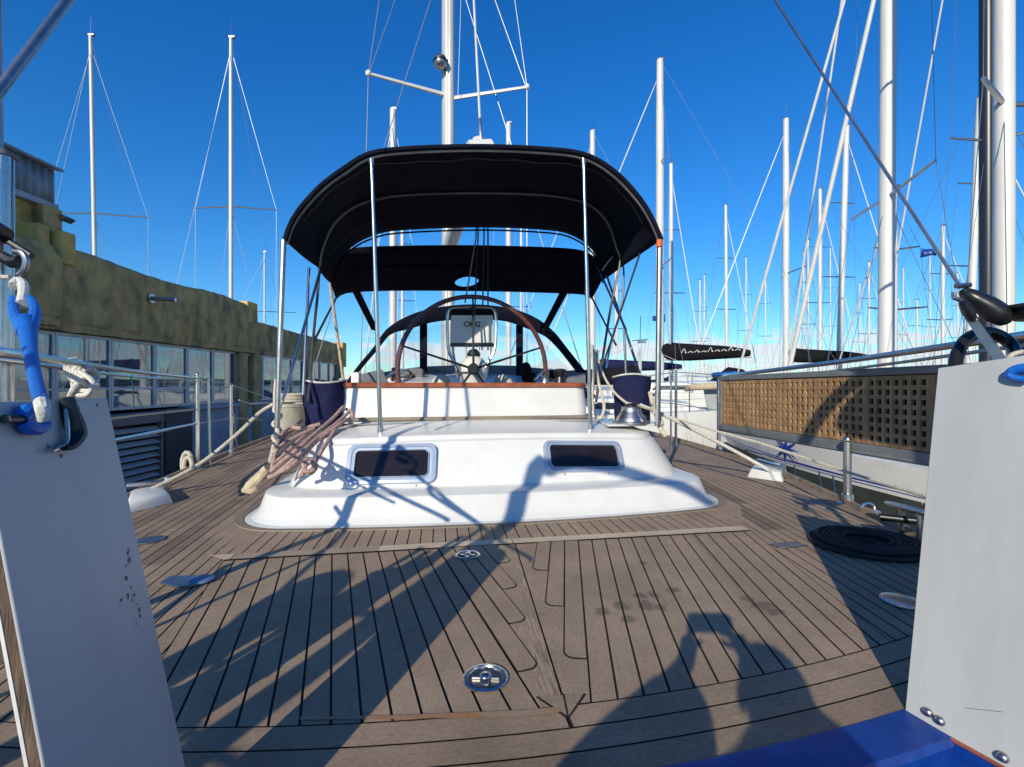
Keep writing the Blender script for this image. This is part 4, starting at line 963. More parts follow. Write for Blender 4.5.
# gantry post with clamp and shackle on the port quarter
GP = thing('gantry_post', 'thick stainless post with clamp at the left edge, carrying a thin pole', 'post', P(3, 700, 1.0).xy.to_3d())
gx = P(2, 300, 1.45)
mb = MB(); mb.tube([Vector((gx.x, gx.y, 0.0)), Vector((gx.x, gx.y, 1.56))], 0.028, 14); mb.build('post', M['steel'], GP)
mb = MB(); mb.lathe(Vector((gx.x, gx.y, 1.56)), [(0.034, 0), (0.034, 0.012), (0.015, 0.02)], 14); mb.build('cap', M['rusty'], GP)
mb = MB(); mb.tube([Vector((gx.x - 0.012, gx.y, 1.565)), Vector((gx.x - 0.025, gx.y, 3.4))], 0.012, 8); mb.build('pole', M['steeld'], GP)
mb = MB(); mb.tube([P(-12, 226, 1.37), P(4, 236, 1.37)], 0.027, 12); mb.tube([P(0, 236, 1.38), P(16, 246, 1.38), P(32, 256, 1.38)], 0.010, 8); mb.tube([P(-8, 252, 1.37), P(12, 262, 1.37), P(20, 262, 1.37)], 0.018, 8); mb.build('clamp', M['black'], GP)
mb = MB(); mb.tube([P(x, y, 1.34) for x, y in ((14, 252), (22, 253), (26, 260), (24, 270), (19, 275))], 0.008, 8, sm=3); mb.build('shackle', M['steeld'], GP)
mb = MB(); mb.tube([P(-4, 277, 1.34), P(10, 277, 1.34)], 0.006, 8); mb.build('pin', M['ropew'], GP)
wire('flag_line', [P(14, 285, 0.7), P(8, 240, 0.8)], 0.0, 'wirek') if False else None
# white rope whipped round the port rail
mb = MB()
c0 = P(85, 372, 1.80); rr = random.Random(2)
for i in range(7):
    cc = P(74 + i * 2.7, 368 + (i % 3) * 1.3 + i * 1.6, 1.80); rot = 0.5 * (i % 2)
    mb.tube([cc + Vector((0.012 * math.sin(a) * rot + 0.010 * math.cos(a) * 0.4, 0.030 * math.cos(a), 0.036 * math.sin(a))) for a in [j * 0.7 for j in range(9)]], 0.0085, 8, closed=True)
mb.tube([P(72, 375, 1.78), P(78, 388, 1.76), P(90, 391, 1.76), P(97, 384, 1.78), P(86, 376, 1.76), P(74, 388, 1.74), P(70, 396, 1.75)], 0.009, 8, sm=4)
mb.tube([P(80, 372, 1.76), P(93, 382, 1.74), P(88, 394, 1.74), P(76, 394, 1.76), P(73, 382, 1.75)], 0.009, 8, sm=4)
tag(mb.build('rope_knot', M['ropewh'], base=c0), 'chunky white rope knot tied round the port guard rail behind the left board', 'rope')
wire_ = wire
mb = MB(); mb.tube([P(132, 374, 3.0), P(131, 379, 2.96), P(133, 385, 3.0), P(134, 410, 3.2)], 0.004, 6); M['teal'] = mat('teal_cord', (0.01, 0.20, 0.17), 0.7, var=0.3); tag(mb.build('thin_cord', M['teal'], base=P(132, 380, 3.0)), 'thin teal cord hanging from the port guard rail', 'cord')

# ------------------------------------------------------------ deck hardware (fixed to the yacht)
def flush(px, py, r):
    c = D(px, py, 0.006); mb = MB(); mb.lathe(c, [(r, 0), (r, 0.003), (r * 0.93, 0.006), (r * 0.80, 0.006), (r * 0.76, 0.002), (r * 0.74, -0.003)], 32, cap=False)
    o = mb.build('deck_ring_plate', M['steel'], Y_)
    mb = MB(); mb.lathe(c, [(r * 0.76, -0.0015), (0.001, -0.0012)], 24, cap=False); mb.build('recess', M['steeld'], o)
    mb = MB(); mb.beam(c + Vector((-r * 0.6, 0.004, 0.002)), c + Vector((r * 0.6, 0.0, 0.002)), r * 0.22, 0.006); mb.beam(c + Vector((0.0, -r * 0.6, 0.003)), c + Vector((0.004, r * 0.6, 0.003)), r * 0.30, 0.009); mb.lathe(c, [(r * 0.26, 0), (r * 0.26, 0.010), (r * 0.15, 0.013)], 14); mb.build('lift_handle', M['steel'], o, bevel=0.001)
flush(485.5, 678, 0.066); flush(467.5, 555.5, 0.064)
mb = MB(); mb.prism([D(x, y, 0.006) for x, y in ((769, 544.5), (795, 542.5), (808, 546), (780, 549))], (0, 0, 0.006)); mb.build('hinge_plate', M['steeld'], Y_, bevel=0.001)
mb = MB(); mb.lathe(D(150, 540, 0.006), [(0.07, 0), (0.07, 0.004), (0.05, 0.006)], 20); mb.build('deck_cap', M['steeld'], Y_)
c = D(903, 601.5, 0.006); mb = MB(); mb.lathe(c, [(0.075, 0), (0.075, 0.004), (0.06, 0.008), (0.02, 0.010)], 24); mb.build('filler_cap', M['steel'], Y_)
mb = MB(); c = D(187, 582, 0.006)
mb.prism([D(x, y, 0.006) for x, y in ((160, 584), (170, 577.5), (196, 576.5), (203, 580), (196, 586), (175, 588))], (0, 0, 0.007)); mb.build('hinge_plate', M['steeld'], Y_, bevel=0.001)
M['bluecap'] = mat('blue_cap', (0.10, 0.17, 0.30), 0.4, var=0.2)
mb = MB(); c = D(202, 580, 0.012); mb.lathe(c, [(0.048, 0), (0.048, 0.006), (0.04, 0.010)], 20); mb.build('filler_cap', M['bluecap'], Y_)
# white fairleads
def wedge_(px, hgt=0.075, m='white'):
    q = [D(x, y, 0.005) for x, y in px]; c = sum(q, Vector((0, 0, 0))) / 4
    mb = MB(); mb.loft([q, [c + (p - c) * 0.82 + Vector((0, 0, hgt)) for p in q]], True); mb.f.append(tuple(range(len(mb.v) - 4, len(mb.v)))); return mb.build('fairlead_base', M[m], Y_, bevel=0.012)
f1 = wedge_([(124, 514), (173, 503), (163, 492), (128, 500)]); f2 = wedge_([(747, 477), (783, 482), (787, 471), (757, 466)])
for (a, b, o) in ((P(126, 488, 3.5), P(168, 484, 3.7), f1), (P(757, 462, 4.6), P(783, 470, 4.2), f2)):
    mb = MB(); mb.beam(a + Vector((0, 0, .02)), b + Vector((0, 0, 0.02)), 0.04, 0.03); mb.beam(b + Vector((0, 0, -0.07)), b + Vector((0, 0, 0.06)), 0.04, 0.03, (0, 1, 0)); mb.build('fairlead_roller', M['steel'], o, bevel=0.004)
# pad eye and toe-rail cleat on the starboard quarter
c = D(868, 512, 0.0); mb = MB(); mb.lathe(c, [(0.07, 0), (0.07, 0.010), (0.04, 0.014)], 18); mb.tube([c + Vector((-0.045, 0, 0.01)), c + Vector((-0.04, 0, 0.04)), c + Vector((0, 0, 0.06)), c + Vector((0.04, 0, 0.04)), c + Vector((0.045, 0, 0.01))], 0.008, 8, sm=3); mb.build('pad_eye', M['steel'], Y_)
ca, cb = P(886, 503, 2.75), P(936, 516, 2.35); cm = (ca + cb) / 2
mb = MB(); mb.tube([ca, ca.lerp(cb, 0.15), ca.lerp(cb, 0.85), cb], [0.010, 0.017, 0.017, 0.010], 12, sm=2); 
for k in (0.35, 0.7): p = ca.lerp(cb, k); mb.tube([p, Vector((p.x, p.y, 0.0))], 0.014, 10)
mb.build('horn_cleat', M['steel'], Y_)
mb = MB(); p = P(905, 520, 2.5); mb.tube([p + Vector((-0.09, 0.06, 0)), p + Vector((0.12, -0.05, 0))], 0.02, 12); mb.build('roller', M['black'], Y_)

# ------------------------------------------------------------ gear lying on deck: things of their own
cc = D(866, 546, 0.0); mb = MB()
pts = []
turns = 11
for i in range(turns * 28 + 1):
    a = 2 * math.pi * i / 28; r = 0.030 + 0.0220 * i / 28; pts.append(cc + Vector((math.cos(a) * r * 1.0, math.sin(a) * r * 0.92, 0.014 + 0.003 * math.sin(i * 0.13))))
mb.tube(pts, 0.0115, 7)
pts = []
for i in range(6 * 28 + 1):
    a = 2 * math.pi * i / 28 + 1.0; r = 0.10 + 0.0235 * i / 28; pts.append(cc + Vector((math.cos(a) * r, math.sin(a) * r * 0.92, 0.036 + 0.003 * math.sin(i * 0.4))))
mb.tube(pts, 0.0115, 7)
tag(mb.build('coiled_rope', M['ropek'], base=cc), 'flat spiral coil of thick black rope lying on the teak starboard deck', 'rope')

def winch_bag(px, Yd, r0, z0, z1, label, seed):
    b = P(px, 400, Yd); rr = random.Random(seed); mb = MB(); rows = []
    ph = [rr.random() * 6 for _ in range(6)]
    for i in range(15):
        k = i / 14; z = z0 + (z1 - z0) * k; row = []
        for j in range(36):
            a = 2 * math.pi * j / 36
            r = r0 * (0.93 + 0.08 * k) * (1 + 0.03 * math.sin(3 * a + ph[0] + k * 4) + 0.022 * math.sin(7 * a + ph[1] - k * 7) + 0.03 * math.sin(k * 9 + 2 * a + ph[2]))
            row.append(Vector((b.x + math.cos(a) * r, b.y + math.sin(a) * r, z + 0.012 * math.sin(2 * a + ph[3]) * k)))
        rows.append(row)
    mb.loft(rows, True); mb.f.append(tuple(range(len(mb.v) - 36, len(mb.v)))); mb.f.append(tuple(range(0, 36)))
    T_ = thing('rope_bag', label, 'bag', Vector((b.x, b.y, z0)))
    mb.build('bag_body', M['bag'], T_, smooth_=60)
    mb = MB(); mb.tube([p + Vector((0, 0, 0.004)) for p in rows[-1]], 0.008, 6, True); mb.build('rim', M['ropewh'], T_)
winch_bag(325, 3.92, 0.165, 0.52, 0.875, 'slumped navy canvas bag with white rim on the cabin top beside the pink ropes', 4)
winch_bag(632, 4.12, 0.158, 0.52, 0.925, 'upright navy canvas bag behind the silver winch on the starboard side', 9)
c = P(631, 417, 3.80); wb = thing('deck_winch', 'silver winch drum standing before the starboard navy bag', 'winch', Vector((c.x, c.y, 0.545)))
mb = MB(); mb.lathe(Vector((c.x, c.y, 0.540)), [(0.15, 0), (0.15, 0.015), (0.125, 0.02), (0.115, 0.05), (0.085, 0.09), (0.075, 0.12), (0.078, 0.135), (0.03, 0.14)], 28); mb.build('drum', M['steeld'], wb)
mb = MB(); mb.lathe(Vector((c.x, c.y, 0.68)), [(0.05, 0), (0.05, 0.01), (0.02, 0.02)], 18); mb.build('top_cap', M['black'], wb)
mb = MB(); mb.prism([Vector((c.x + x, c.y + y, 0.525)) for x, y in ((-0.22, -0.14), (0.22, -0.09), (0.26, 0.5), (-0.22, 0.5))], (0, 0, 0.015)); mb.build('winch_base', M['white'], Y_, bevel=0.004)
c = P(291, 410, 4.15); bk = thing('bucket', 'grey beige bucket with cream rim outboard of the port navy bag', 'bucket', Vector((c.x, c.y, 0.45)))
mb = MB(); mb.lathe(Vector((c.x, c.y, 0.45)), [(0.115, 0), (0.135, 0.20), (0.142, 0.205), (0.142, 0.235), (0.136, 0.236), (0.130, 0.21)], 28); mb.build('bucket_body', M['bucket'], bk)
mb = MB()
for z in (0.26, 0.285, 0.31): mb.tube([Vector((c.x + 0.13 * math.cos(a), c.y + 0.13 * math.sin(a), 0.45 + z)) for a in [i * 0.3 for i in range(21)]], 0.014, 7, True)
tag(mb.build('rope_hank', M['ropew'], base=c), 'neat ring of cream rope lying on top of the bucket', 'rope')

def rope(name, label, chains, r, m, base, cat='rope', group=None):
    mb = MB()
    for ch in chains: mb.tube([P(*q) for q in ch], r, 8, sm=5)
    return tag(mb.build(name, M[m], base=P(*base)), label, cat, group)
rope('mooring_rope', 'taut cream rope running from the port fairlead up to the cabin corner', [[(150, 490, 3.5), (198, 465, 3.75), (235, 436, 3.95), (258, 414, 4.1), (270, 406, 4.15), (280, 401, 4.1)]], 0.0155, 'ropew', (140, 497, 3.4))
rope('mooring_rope', 'taut white rope running from the starboard winch down to the white fairlead', [[(640, 405, 3.95), (664, 415, 4.0), (700, 433, 4.1), (740, 454, 4.2), (772, 472, 4.2)]], 0.0165, 'ropewh', (772, 474, 4.2))
rope('mooring_rope', 'slack grey rope from the starboard strut to the top of the silver winch', [[(596, 352, 4.3), (604, 376, 4.1), (615, 393, 3.95), (628, 404, 3.8)], [(628, 403, 3.8), (648, 409, 3.9), (658, 413, 4.0)]], 0.010, 'ropew', (628, 404, 3.8))
rope('hanging_line', 'cream lines hanging beside the starboard bimini pole down to the cabin top', [[(592, 345, 3.9), (594, 372, 3.9), (592, 400, 3.9), (596, 416, 3.9)], [(594, 350, 3.95), (598, 380, 3.9), (604, 405, 3.85), (601, 417, 3.85), (595, 418, 3.85)], [(590, 345, 3.95), (595, 365, 3.95), (598, 350, 3.95)]], 0.013, 'ropew', (594, 380, 3.9))
rope('lashing_rope', 'pale yellow lashing wound round the foot of the starboard strut', [[(652, 400, 3.9), (655, 412, 3.85), (660, 424, 3.8), (663, 435, 3.75)], [(655, 402, 3.85), (659, 414, 3.8), (662, 424, 3.75), (658, 418, 3.75), (660, 428, 3.72), (666, 436, 3.7)], [(650, 392, 3.9), (653, 404, 3.85), (656, 400, 3.82), (655, 414, 3.8)]], 0.018, 'ropew', (657, 415, 3.85))
rope('lashing_rope', 'tan lashing bound round the foot of the port strut beside the bucket', [[(279, 398, 3.6), (274, 410, 3.55), (281, 416, 3.5), (273, 424, 3.5), (280, 430, 3.45), (273, 437, 3.4), (278, 446, 3.35), (271, 455, 3.3)], [(276, 380, 3.6), (275, 400, 3.55), (278, 420, 3.5), (275, 440, 3.4), (270, 462, 3.25)], [(283, 396, 3.6), (277, 418, 3.45), (279, 436, 3.4)]], 0.014, 'ropew', (276, 430, 3.45))
pk_ = [[(343, 407, 3.70), (333, 418, 3.55), (318, 431, 3.35), (300, 447, 3.12), (284, 460, 3.05), (270, 472, 3.0)],
       [(349, 412, 3.72), (338, 422, 3.55), (320, 436, 3.32), (302, 452, 3.08), (286, 466, 3.0), (272, 477, 2.97)],
       [(350, 418, 3.70), (340, 424, 3.5), (318, 440, 3.28), (296, 462, 3.02), (280, 472, 2.97), (268, 478, 2.95)],
       [(346, 409, 3.74), (352, 413, 3.72), (351, 420, 3.68), (342, 421, 3.60)],
       [(314, 428, 3.42), (296, 437, 3.30), (282, 445, 3.2), (275, 455, 3.1), (272, 470, 3.02)],
       [(320, 424, 3.50), (303, 428, 3.45), (290, 428, 3.45), (281, 436, 3.3), (276, 448, 3.15)],
       [(302, 420, 3.75), (292, 431, 3.5), (285, 436, 3.38), (280, 447, 3.2)],
       [(308, 433, 3.40), (292, 447, 3.20), (281, 458, 3.1), (273, 464, 3.05)]]
rope('rope_bundle', 'bundle of pink flecked ropes draped over the port corner of the cabin', pk_, 0.0135, 'ropep', (300, 447, 3.12))
kn = [[(338, 425, 3.52), (330, 438, 3.30), (322, 450, 3.12), (316, 460, 3.05), (307, 463, 3.0), (304, 470, 2.97), (311, 473, 2.96), (316, 466, 2.98), (310, 459, 2.98), (304, 463, 2.94), (306, 471, 2.92), (314, 469, 2.94), (312, 462, 2.92), (305, 466, 2.94), (303, 473, 2.95), (299, 477, 2.97)]]
rope('stopper_knot', 'pink flecked rope tail ending in a fat stopper knot on the white cabin face', kn, 0.0145, 'ropep', (311, 466, 2.97))
mb = MB(); mb.tube([P(246, 489, 3.10), P(250, 486, 3.10), P(257, 479, 3.12), P(267, 468, 3.12)], [0.028, 0.042, 0.036, 0.030], 10, sm=3, flat=0.75); mb.tube([P(244, 490, 3.12), P(251, 491, 3.08), P(256, 488, 3.1)], 0.02, 8)
tag(mb.build('chafe_pad', M['tan'], base=P(250, 488, 3.1)), 'tan cloth chafe roll leaning on the port foot of the cabin', 'pad')
mb = MB(); mb.tube([P(187 + 5 * math.cos(a), 464 + 12 * math.sin(a), 4.7) for a in [i * 0.5 for i in range(13)]], 0.020, 8, True); mb.tube([P(188 + 4 * math.cos(a), 466 + 9 * math.sin(a), 4.66) for a in [i * 0.5 for i in range(13)]], 0.020, 8, True)
tag(mb.build('rope_coil', M['ropew'], base=P(187, 474, 4.7)), 'small grey rope coil hung at the foot of the first port stanchion', 'rope')

# running backstay block and the black hose on the starboard rail
BK = thing('backstay_block', 'big black pulley blocks at the lower end of the starboard backstay', 'pulley', P(985, 340, 1.25))
mb = MB(); mb.tube([P(962, 290, 1.28), P(970, 296, 1.27), P(985, 305, 1.26), P(998, 314, 1.25), P(1004, 322, 1.25)], [0.012, 0.027, 0.036, 0.038, 0.022], 14, sm=3, flat=0.75); mb.build('upper_block', M['black'], BK)
mb = MB(); mb.tube([P(963, 303, 1.24), P(968, 311, 1.23), P(972, 320, 1.23)], [0.017, 0.024, 0.014], 12, sm=3, flat=0.6); mb.build('lower_block', M['black'], BK)
mb = MB(); mb.tube([P(956, 286, 1.27), P(970, 285, 1.27)], 0.007, 8); mb.tube([P(954, 292, 1.25), P(954, 298, 1.25), P(960, 300, 1.25), P(968, 316, 1.25), P(972, 321, 1.25)], 0.006, 8); mb.build('cheek_plate', M['steeld'], BK)
mb = MB(); mb.beam(P(970, 316, 1.26), P(1002, 362, 1.20), 0.022, 0.008, (1, 0.4, 0)); mb.build('webbing_strap', M['steeld'], BK)
mb = MB(); mb.tube([P(955, 368, 1.32), P(958, 352, 1.34), P(968, 338, 1.36), P(985, 332, 1.38), P(1002, 337, 1.38), P(1013, 348, 1.36), P(1016, 362, 1.3)], 0.0165, 12, sm=5)
tag(mb.build('hose_loop', M['black'], base=P(985, 350, 1.35)), 'arched loop of thick black hose over the top of the right board', 'hose')
OB = thing('deck_drum', 'flat black disc on a stub at the right edge beside the pulley blocks', 'drum', P(1030, 320, 1.25))
mb = MB(); c = P(1047, 305, 1.22); mb.lathe(c + Vector((0, 0, -0.008)), [(0.06, -0.028), (0.075, -0.01), (0.100, 0.0), (0.098, 0.008), (0.05, 0.016)], 26); mb.build('drum_body', M['black'], OB)
mb = MB(); mb.tube([c + Vector((0, 0, -0.03)), Vector((c.x, c.y, 0.55))], 0.02, 10); mb.build('stub', M['steeld'], OB)
K3 = thing('snap_hook', 'blue hook and short blue strap at the top corner of the right board', 'hook', onR(1018, 372, 0.01))
mb = MB(); pts = [onR(x, y, 0.014) for x, y in ((1040, 368), (1024, 369), (1015, 372), (1013, 376), (1020, 379), (1030, 380))]; mb.tube(pts, [0.012, 0.011, 0.010, 0.009, 0.008, 0.008], 10, sm=3); mb.build('hook_body', M['ropeb'], K3)
mb = MB(); mb.tube([P(1008, 366, 1.12), P(1010, 356, 1.12), P(1022, 352, 1.12), P(1035, 352, 1.1)], 0.0055, 8, sm=3); mb.build('cord', M['ropew'], K3)

# ------------------------------------------------------------ davit behind the viewer (its shadow lies on deck and cabin)
DV = thing('stern_davit', 'white curved stern davit on the port quarter behind the viewer', 'davit', Vector((-1.33, -0.42, -0.8)))
mb = MB(); mb.tube([Vector((-1.33, -0.42, -0.8)), Vector((-1.33, -0.42, 1.85)), Vector((-1.27, -0.52, 2.12)), Vector((-1.10, -0.80, 2.32)), Vector((-0.72, -1.35, 2.42)), Vector((-0.55, -1.6, 2.40))], [0.055, 0.055, 0.06, 0.055, 0.045, 0.04], 12, sm=4); mb.build('arm', M['white'], DV)
DS = thing('stern_davit', 'unseen white starboard davit, added for the curved shadow it throws on the gangway', 'davit', Vector((1.50, 0.30, -0.1)))  # unseen davit, added and curved to cast the arc shadow on the lattice
mb = MB(); mb.tube([Vector((1.50, .30, -0.1)), Vector((1.50, .30, 1.9)), Vector((1.45, .30, 2.22)), Vector((1.28, .30, 2.36)), Vector((1.10, .30, 2.30)), Vector((0.96, .30, 2.08))], [.06, .06, .06, .055, .05, .045], 12, sm=5); mb.build('arm', M['white'], DS)
LR = thing('shadow_canister', 'unseen white canister added high on the starboard davit to shadow the gangway', 'canister', Vector((1.46, .30, 1.75)))  # canister shape added up here to darken the near end of the lattice
mb = MB(); mb.tube([Vector((1.44, .05, 1.98)), Vector((1.44, .10, 1.98)), Vector((1.44, .62, 1.98)), Vector((1.44, .67, 1.98))], [.10, .17, .17, .10], 16); mb.build('shell', M['white2'], LR)
OM = thing('shadow_outboard', 'unseen grey outboard motor added behind the viewer to shadow the port deck', 'outboard motor', Vector((-1.66, -0.15, 0.55)))  # unseen motor shape, placed so its shadow lands on the port deck
mb = MB(); c = Vector((-1.66, -0.15, 0.98)); mb.sphere(c, 0.15, 18, (0.85, 1.25, 0.8)); mb.build('cowling', M['tube'], OM)
mb = MB(); mb.tube([c + Vector((0, 0, -.08)), c + Vector((0, 0.02, -.30)), c + Vector((0, 0.02, -.60))], [0.075, .05, .04], 10); mb.build('leg', M['tube'], OM)
mb = MB(); mb.tube([c + Vector((0, 0, -.02)), c + Vector((.22, -.22, .06)), c + Vector((.36, -.30, .08))], 0.016, 8); mb.build('tiller', M['black'], OM)
mb = MB(); mb.box(c + Vector((.06, .05, -.22)), (.10, .12, .20)); mb.build('clamp', M['black'], OM, bevel=0.01)
LD = thing('shadow_ladder', 'unseen upright ladder added behind the viewer for its streaky shadow on deck', 'ladder', Vector((-1.10, 0.50, -0.1)))  # unseen ladder, added so its rails streak the shadow by the left board
la, lb = Vector((-1.06, 0.56, -0.1)), Vector((-1.30, 0.42, -0.1))
for k, (q_, h_) in enumerate(((la, 1.08), (la.lerp(lb, .28), 1.02), (la.lerp(lb, .62), 0.93), (lb, 0.98))):
    mb = MB(); mb.tube([q_, q_ + Vector((0.01 * k, 0.02, h_ + .1))], 0.017, 8); mb.build('rail', M['steel'], LD)
for k in range(5):
    z = 0.12 + 0.2 * k; mb = MB(); mb.beam(la + Vector((0, 0, z)), lb + Vector((0, 0, z)), 0.05, 0.025); mb.build('tread', M['teak'], LD)
mb = MB(); mb.prism([la + Vector((0, 0, .35)), la.lerp(lb, .82) + Vector((0, 0, .35)), la.lerp(lb, .82) + Vector((0, 0, 0.92)), la + Vector((0, 0, 1.06))], (0.01, 0.015, 0)); mb.build('shadow_panel', M['bag'], LD)  # panel between the rails, widened to close gaps in the deck shadow
PRail = [Vector((-1.75, 1.2, .92)), Vector((-1.72, .5, .93)), Vector((-1.70, -.2, .93)), Vector((-1.55, -.75, .93)), Vector((-1.0, -.95, .93))]
for dz in (0, -.42): mb = MB(); mb.tube([v + Vector((0, 0, dz)) for v in PRail], 0.0125, 8, sm=5); mb.build('guard_rail', M['steel'], Y_)
for v in (PRail[1], PRail[3], PRail[4]): mb = MB(); mb.tube([v, Vector((v.x, v.y, -.7))], 0.0125, 8); mb.build('stanchion', M['steel'], Y_)

# ------------------------------------------------------------ the photographer, standing on the bathing platform behind the camera
def skin(name, joints, bones, m, parent, sub=2, base=None):
    me = bpy.data.meshes.new(name); names = list(joints); off = Vector(parent.location) if parent and parent.parent is None else Vector(base)
    rt_ = parent
    while rt_ is not None and rt_.parent is not None: rt_ = rt_.parent
    if rt_ is not None: off = Vector(rt_.location)
    me.from_pydata([Vector(joints[k][0]) - off for k in names], [(names.index(a), names.index(b)) for a, b in bones], [])
    o = bpy.data.objects.new(name, me); COL.objects.link(o); o.parent = parent
    md = o.modifiers.new('skin', 'SKIN'); me.skin_vertices[0].data[0].use_root = True
    for i, k in enumerate(names): r = joints[k][1]; me.skin_vertices[0].data[i].radius = (r, r) if not isinstance(r, tuple) else r
    md.use_smooth_shade = True
    sd = o.modifiers.new('sub', 'SUBSURF'); sd.levels = sub; sd.render_levels = sub
    me.materials.append(m); return o
PX, PY, PZ = 0.05, -0.42, -0.80
PR = thing('person', 'person in dark hooded jacket and jeans holding up a phone, standing behind the viewpoint', 'person', Vector((PX, PY, PZ)))
def q(x, y, z): return (PX + x, PY + y, PZ + z)
J = {'pelvis': (q(0, 0, .92), .13), 'spine': (q(0, .0, 1.12), .12), 'chest': (q(0, .0, 1.30), .165), 'neck': (q(0, .02, 1.45), .055), 'head0': (q(0, .035, 1.53), .072), 'head1': (q(0, .035, 1.62), .088), 'crown': (q(0, .03, 1.67), .06),
     'shL': (q(-.18, .0, 1.40), .065), 'elL': (q(-.52, .06, 1.38), .075), 'wrL': (q(-.14, .30, 1.56), .028), 'haL': (q(-.115, .345, 1.62), .030),
     'shR': (q(.17, .0, 1.38), .06), 'elR': (q(.27, .10, 1.30), .06), 'wrR': (q(.06, .31, 1.57), .028), 'haR': (q(.035, .350, 1.62), .030),
     'hiL': (q(-.10, 0, .86), .085), 'knL': (q(-.11, .03, .48), .06), 'anL': (q(-.12, 0, .09), .042), 'toL': (q(-.13, .15, .035), .035),
     'hiR': (q(.10, 0, .86), .085), 'knR': (q(.11, .03, .48), .06), 'anR': (q(.12, 0, .09), .042), 'toR': (q(.13, .15, .035), .035)}
Bn = [('pelvis', 'spine'), ('spine', 'chest'), ('chest', 'neck'), ('neck', 'head0'), ('head0', 'head1'), ('head1', 'crown'), ('chest', 'shL'), ('shL', 'elL'), ('elL', 'wrL'), ('wrL', 'haL'), ('chest', 'shR'), ('shR', 'elR'), ('elR', 'wrR'), ('wrR', 'haR'),
      ('pelvis', 'hiL'), ('hiL', 'knL'), ('knL', 'anL'), ('anL', 'toL'), ('pelvis', 'hiR'), ('hiR', 'knR'), ('knR', 'anR'), ('anR', 'toR')]
body = skin('body', J, Bn, M['skin'], PR)
def fing(name, pts, rads):
    j = {str(i): (q(*p), r) for i, (p, r) in enumerate(zip(pts, rads))}; return skin(name, j, [(str(i), str(i + 1)) for i in range(len(pts) - 1)], M['skin'], PR, 2)
for sx, cx in ((-1, -.115), (1, .035)):
    for i in range(4):
        z = 1.60 + i * 0.021; ln = (0.9, 1.0, 0.97, 0.8)[3 - i]
        fing('finger', [(cx, .345, z), (cx - sx * .006, .375, z + .004), (cx - sx * .024 * ln, .386, z + .004), (cx - sx * .042 * ln, .382, z + .002)], [.010, .0085, .008, .0065])
    fing('thumb', [(cx, .335, 1.60), (cx - sx * .02, .345, 1.585), (cx - sx * .045, .352, 1.60)], [.011, .0095, .008])
Jk = {k: (v[0], v[1] + 0.028 if not isinstance(v[1], tuple) else v[1]) for k, v in J.items() if k in ('pelvis', 'spine', 'chest', 'shL', 'elL', 'shR', 'elR')}
Jk['neck'] = (q(0.02, 0.01, 1.42), .14); Jk['cuL'] = (q(-.155, .275, 1.54), .07); Jk['cuR'] = (q(.075, .285, 1.54), .055); Jk['hem'] = (q(0, 0, .80), .17); Jk['mid'] = (q(-.22, .15, 1.46), .15); Jk['fl'] = (q(-.36, .03, 1.28), .17); Jk['fl2'] = (q(-.26, .0, 1.10), .15)
Jk['hood'] = (q(0.02, -.06, 1.50), .15); Jk['hood2'] = (q(0.0, -.07, 1.60), .165)
skin('jacket', Jk, [('pelvis', 'spine'), ('spine', 'chest'), ('chest', 'neck'), ('neck', 'hood'), ('hood', 'hood2'), ('chest', 'shL'), ('shL', 'elL'), ('elL', 'mid'), ('mid', 'cuL'), ('chest', 'fl'), ('fl', 'fl2'), ('chest', 'shR'), ('shR', 'elR'), ('elR', 'cuR'), ('pelvis', 'hem')], M['jacket'], PR)
Jt = {k: (v[0], v[1] + 0.018) for k, v in J.items() if k in ('pelvis', 'hiL', 'knL', 'hiR', 'knR')}; Jt['aL'] = (q(-.12, 0, .10), .062); Jt['aR'] = (q(.12, 0, .10), .062)
skin('trousers', Jt, [('pelvis', 'hiL'), ('hiL', 'knL'), ('knL', 'aL'), ('pelvis', 'hiR'), ('hiR', 'knR'), ('knR', 'aR')], M['jeans'], PR)
mb = MB(); hc = Vector(q(0, .035, 1.62))
mb.sphere(hc + Vector((0, -0.012, 0.03)), 0.098, 20, (0.92, 1.05, 0.95)); mb.build('hair', M['hair'], PR)
mb = MB(); mb.sphere(hc + Vector((0, 0.088, -0.02)), 0.016, 10, (0.8, 1.1, 1.5)); mb.build('nose', M['skin'], PR)
M['eye'] = mat('eye_white', (0.7, 0.7, 0.7), 0.2, var=0.05)
for sx in (-1, 1):
    mb = MB(); mb.sphere(hc + Vector((0.032 * sx, 0.074, 0.004)), 0.012, 10); mb.build('eye', M['eye'], PR)
    mb = MB(); mb.sphere(hc + Vector((0.092 * sx, 0.0, -0.005)), 0.028, 10, (0.35, 0.7, 1.1)); mb.build('ear', M['skin'], PR)
mb = MB(); mb.sphere(hc + Vector((0, 0.078, -0.058)), 0.02, 10, (1.3, 0.4, 0.35)); mb.build('mouth', M['skin'], PR)
for sx in (-1, 1):
    mb = MB(); mb.sphere(Vector(q(.127 * sx, .06, .05)), 0.09, 14, (0.55, 1.6, 0.6)); mb.build('shoe', M['black'], PR)
PH = thing('smartphone', 'black smartphone held up in both hands of the person behind the viewpoint', 'phone', Vector((PX - .04, -0.045, H - 0.03)))
mb = MB(); mb.box((PX - 0.04, -0.045, H - 0.015), (0.135, 0.009, 0.068)); mb.build('phone_body', M['black'], PH, bevel=0.003)
mb = MB(); mb.box((PX - 0.04, -0.0500, H - 0.015), (0.128, 0.0012, 0.062)); mb.build('screen', M['glassk'], PH)

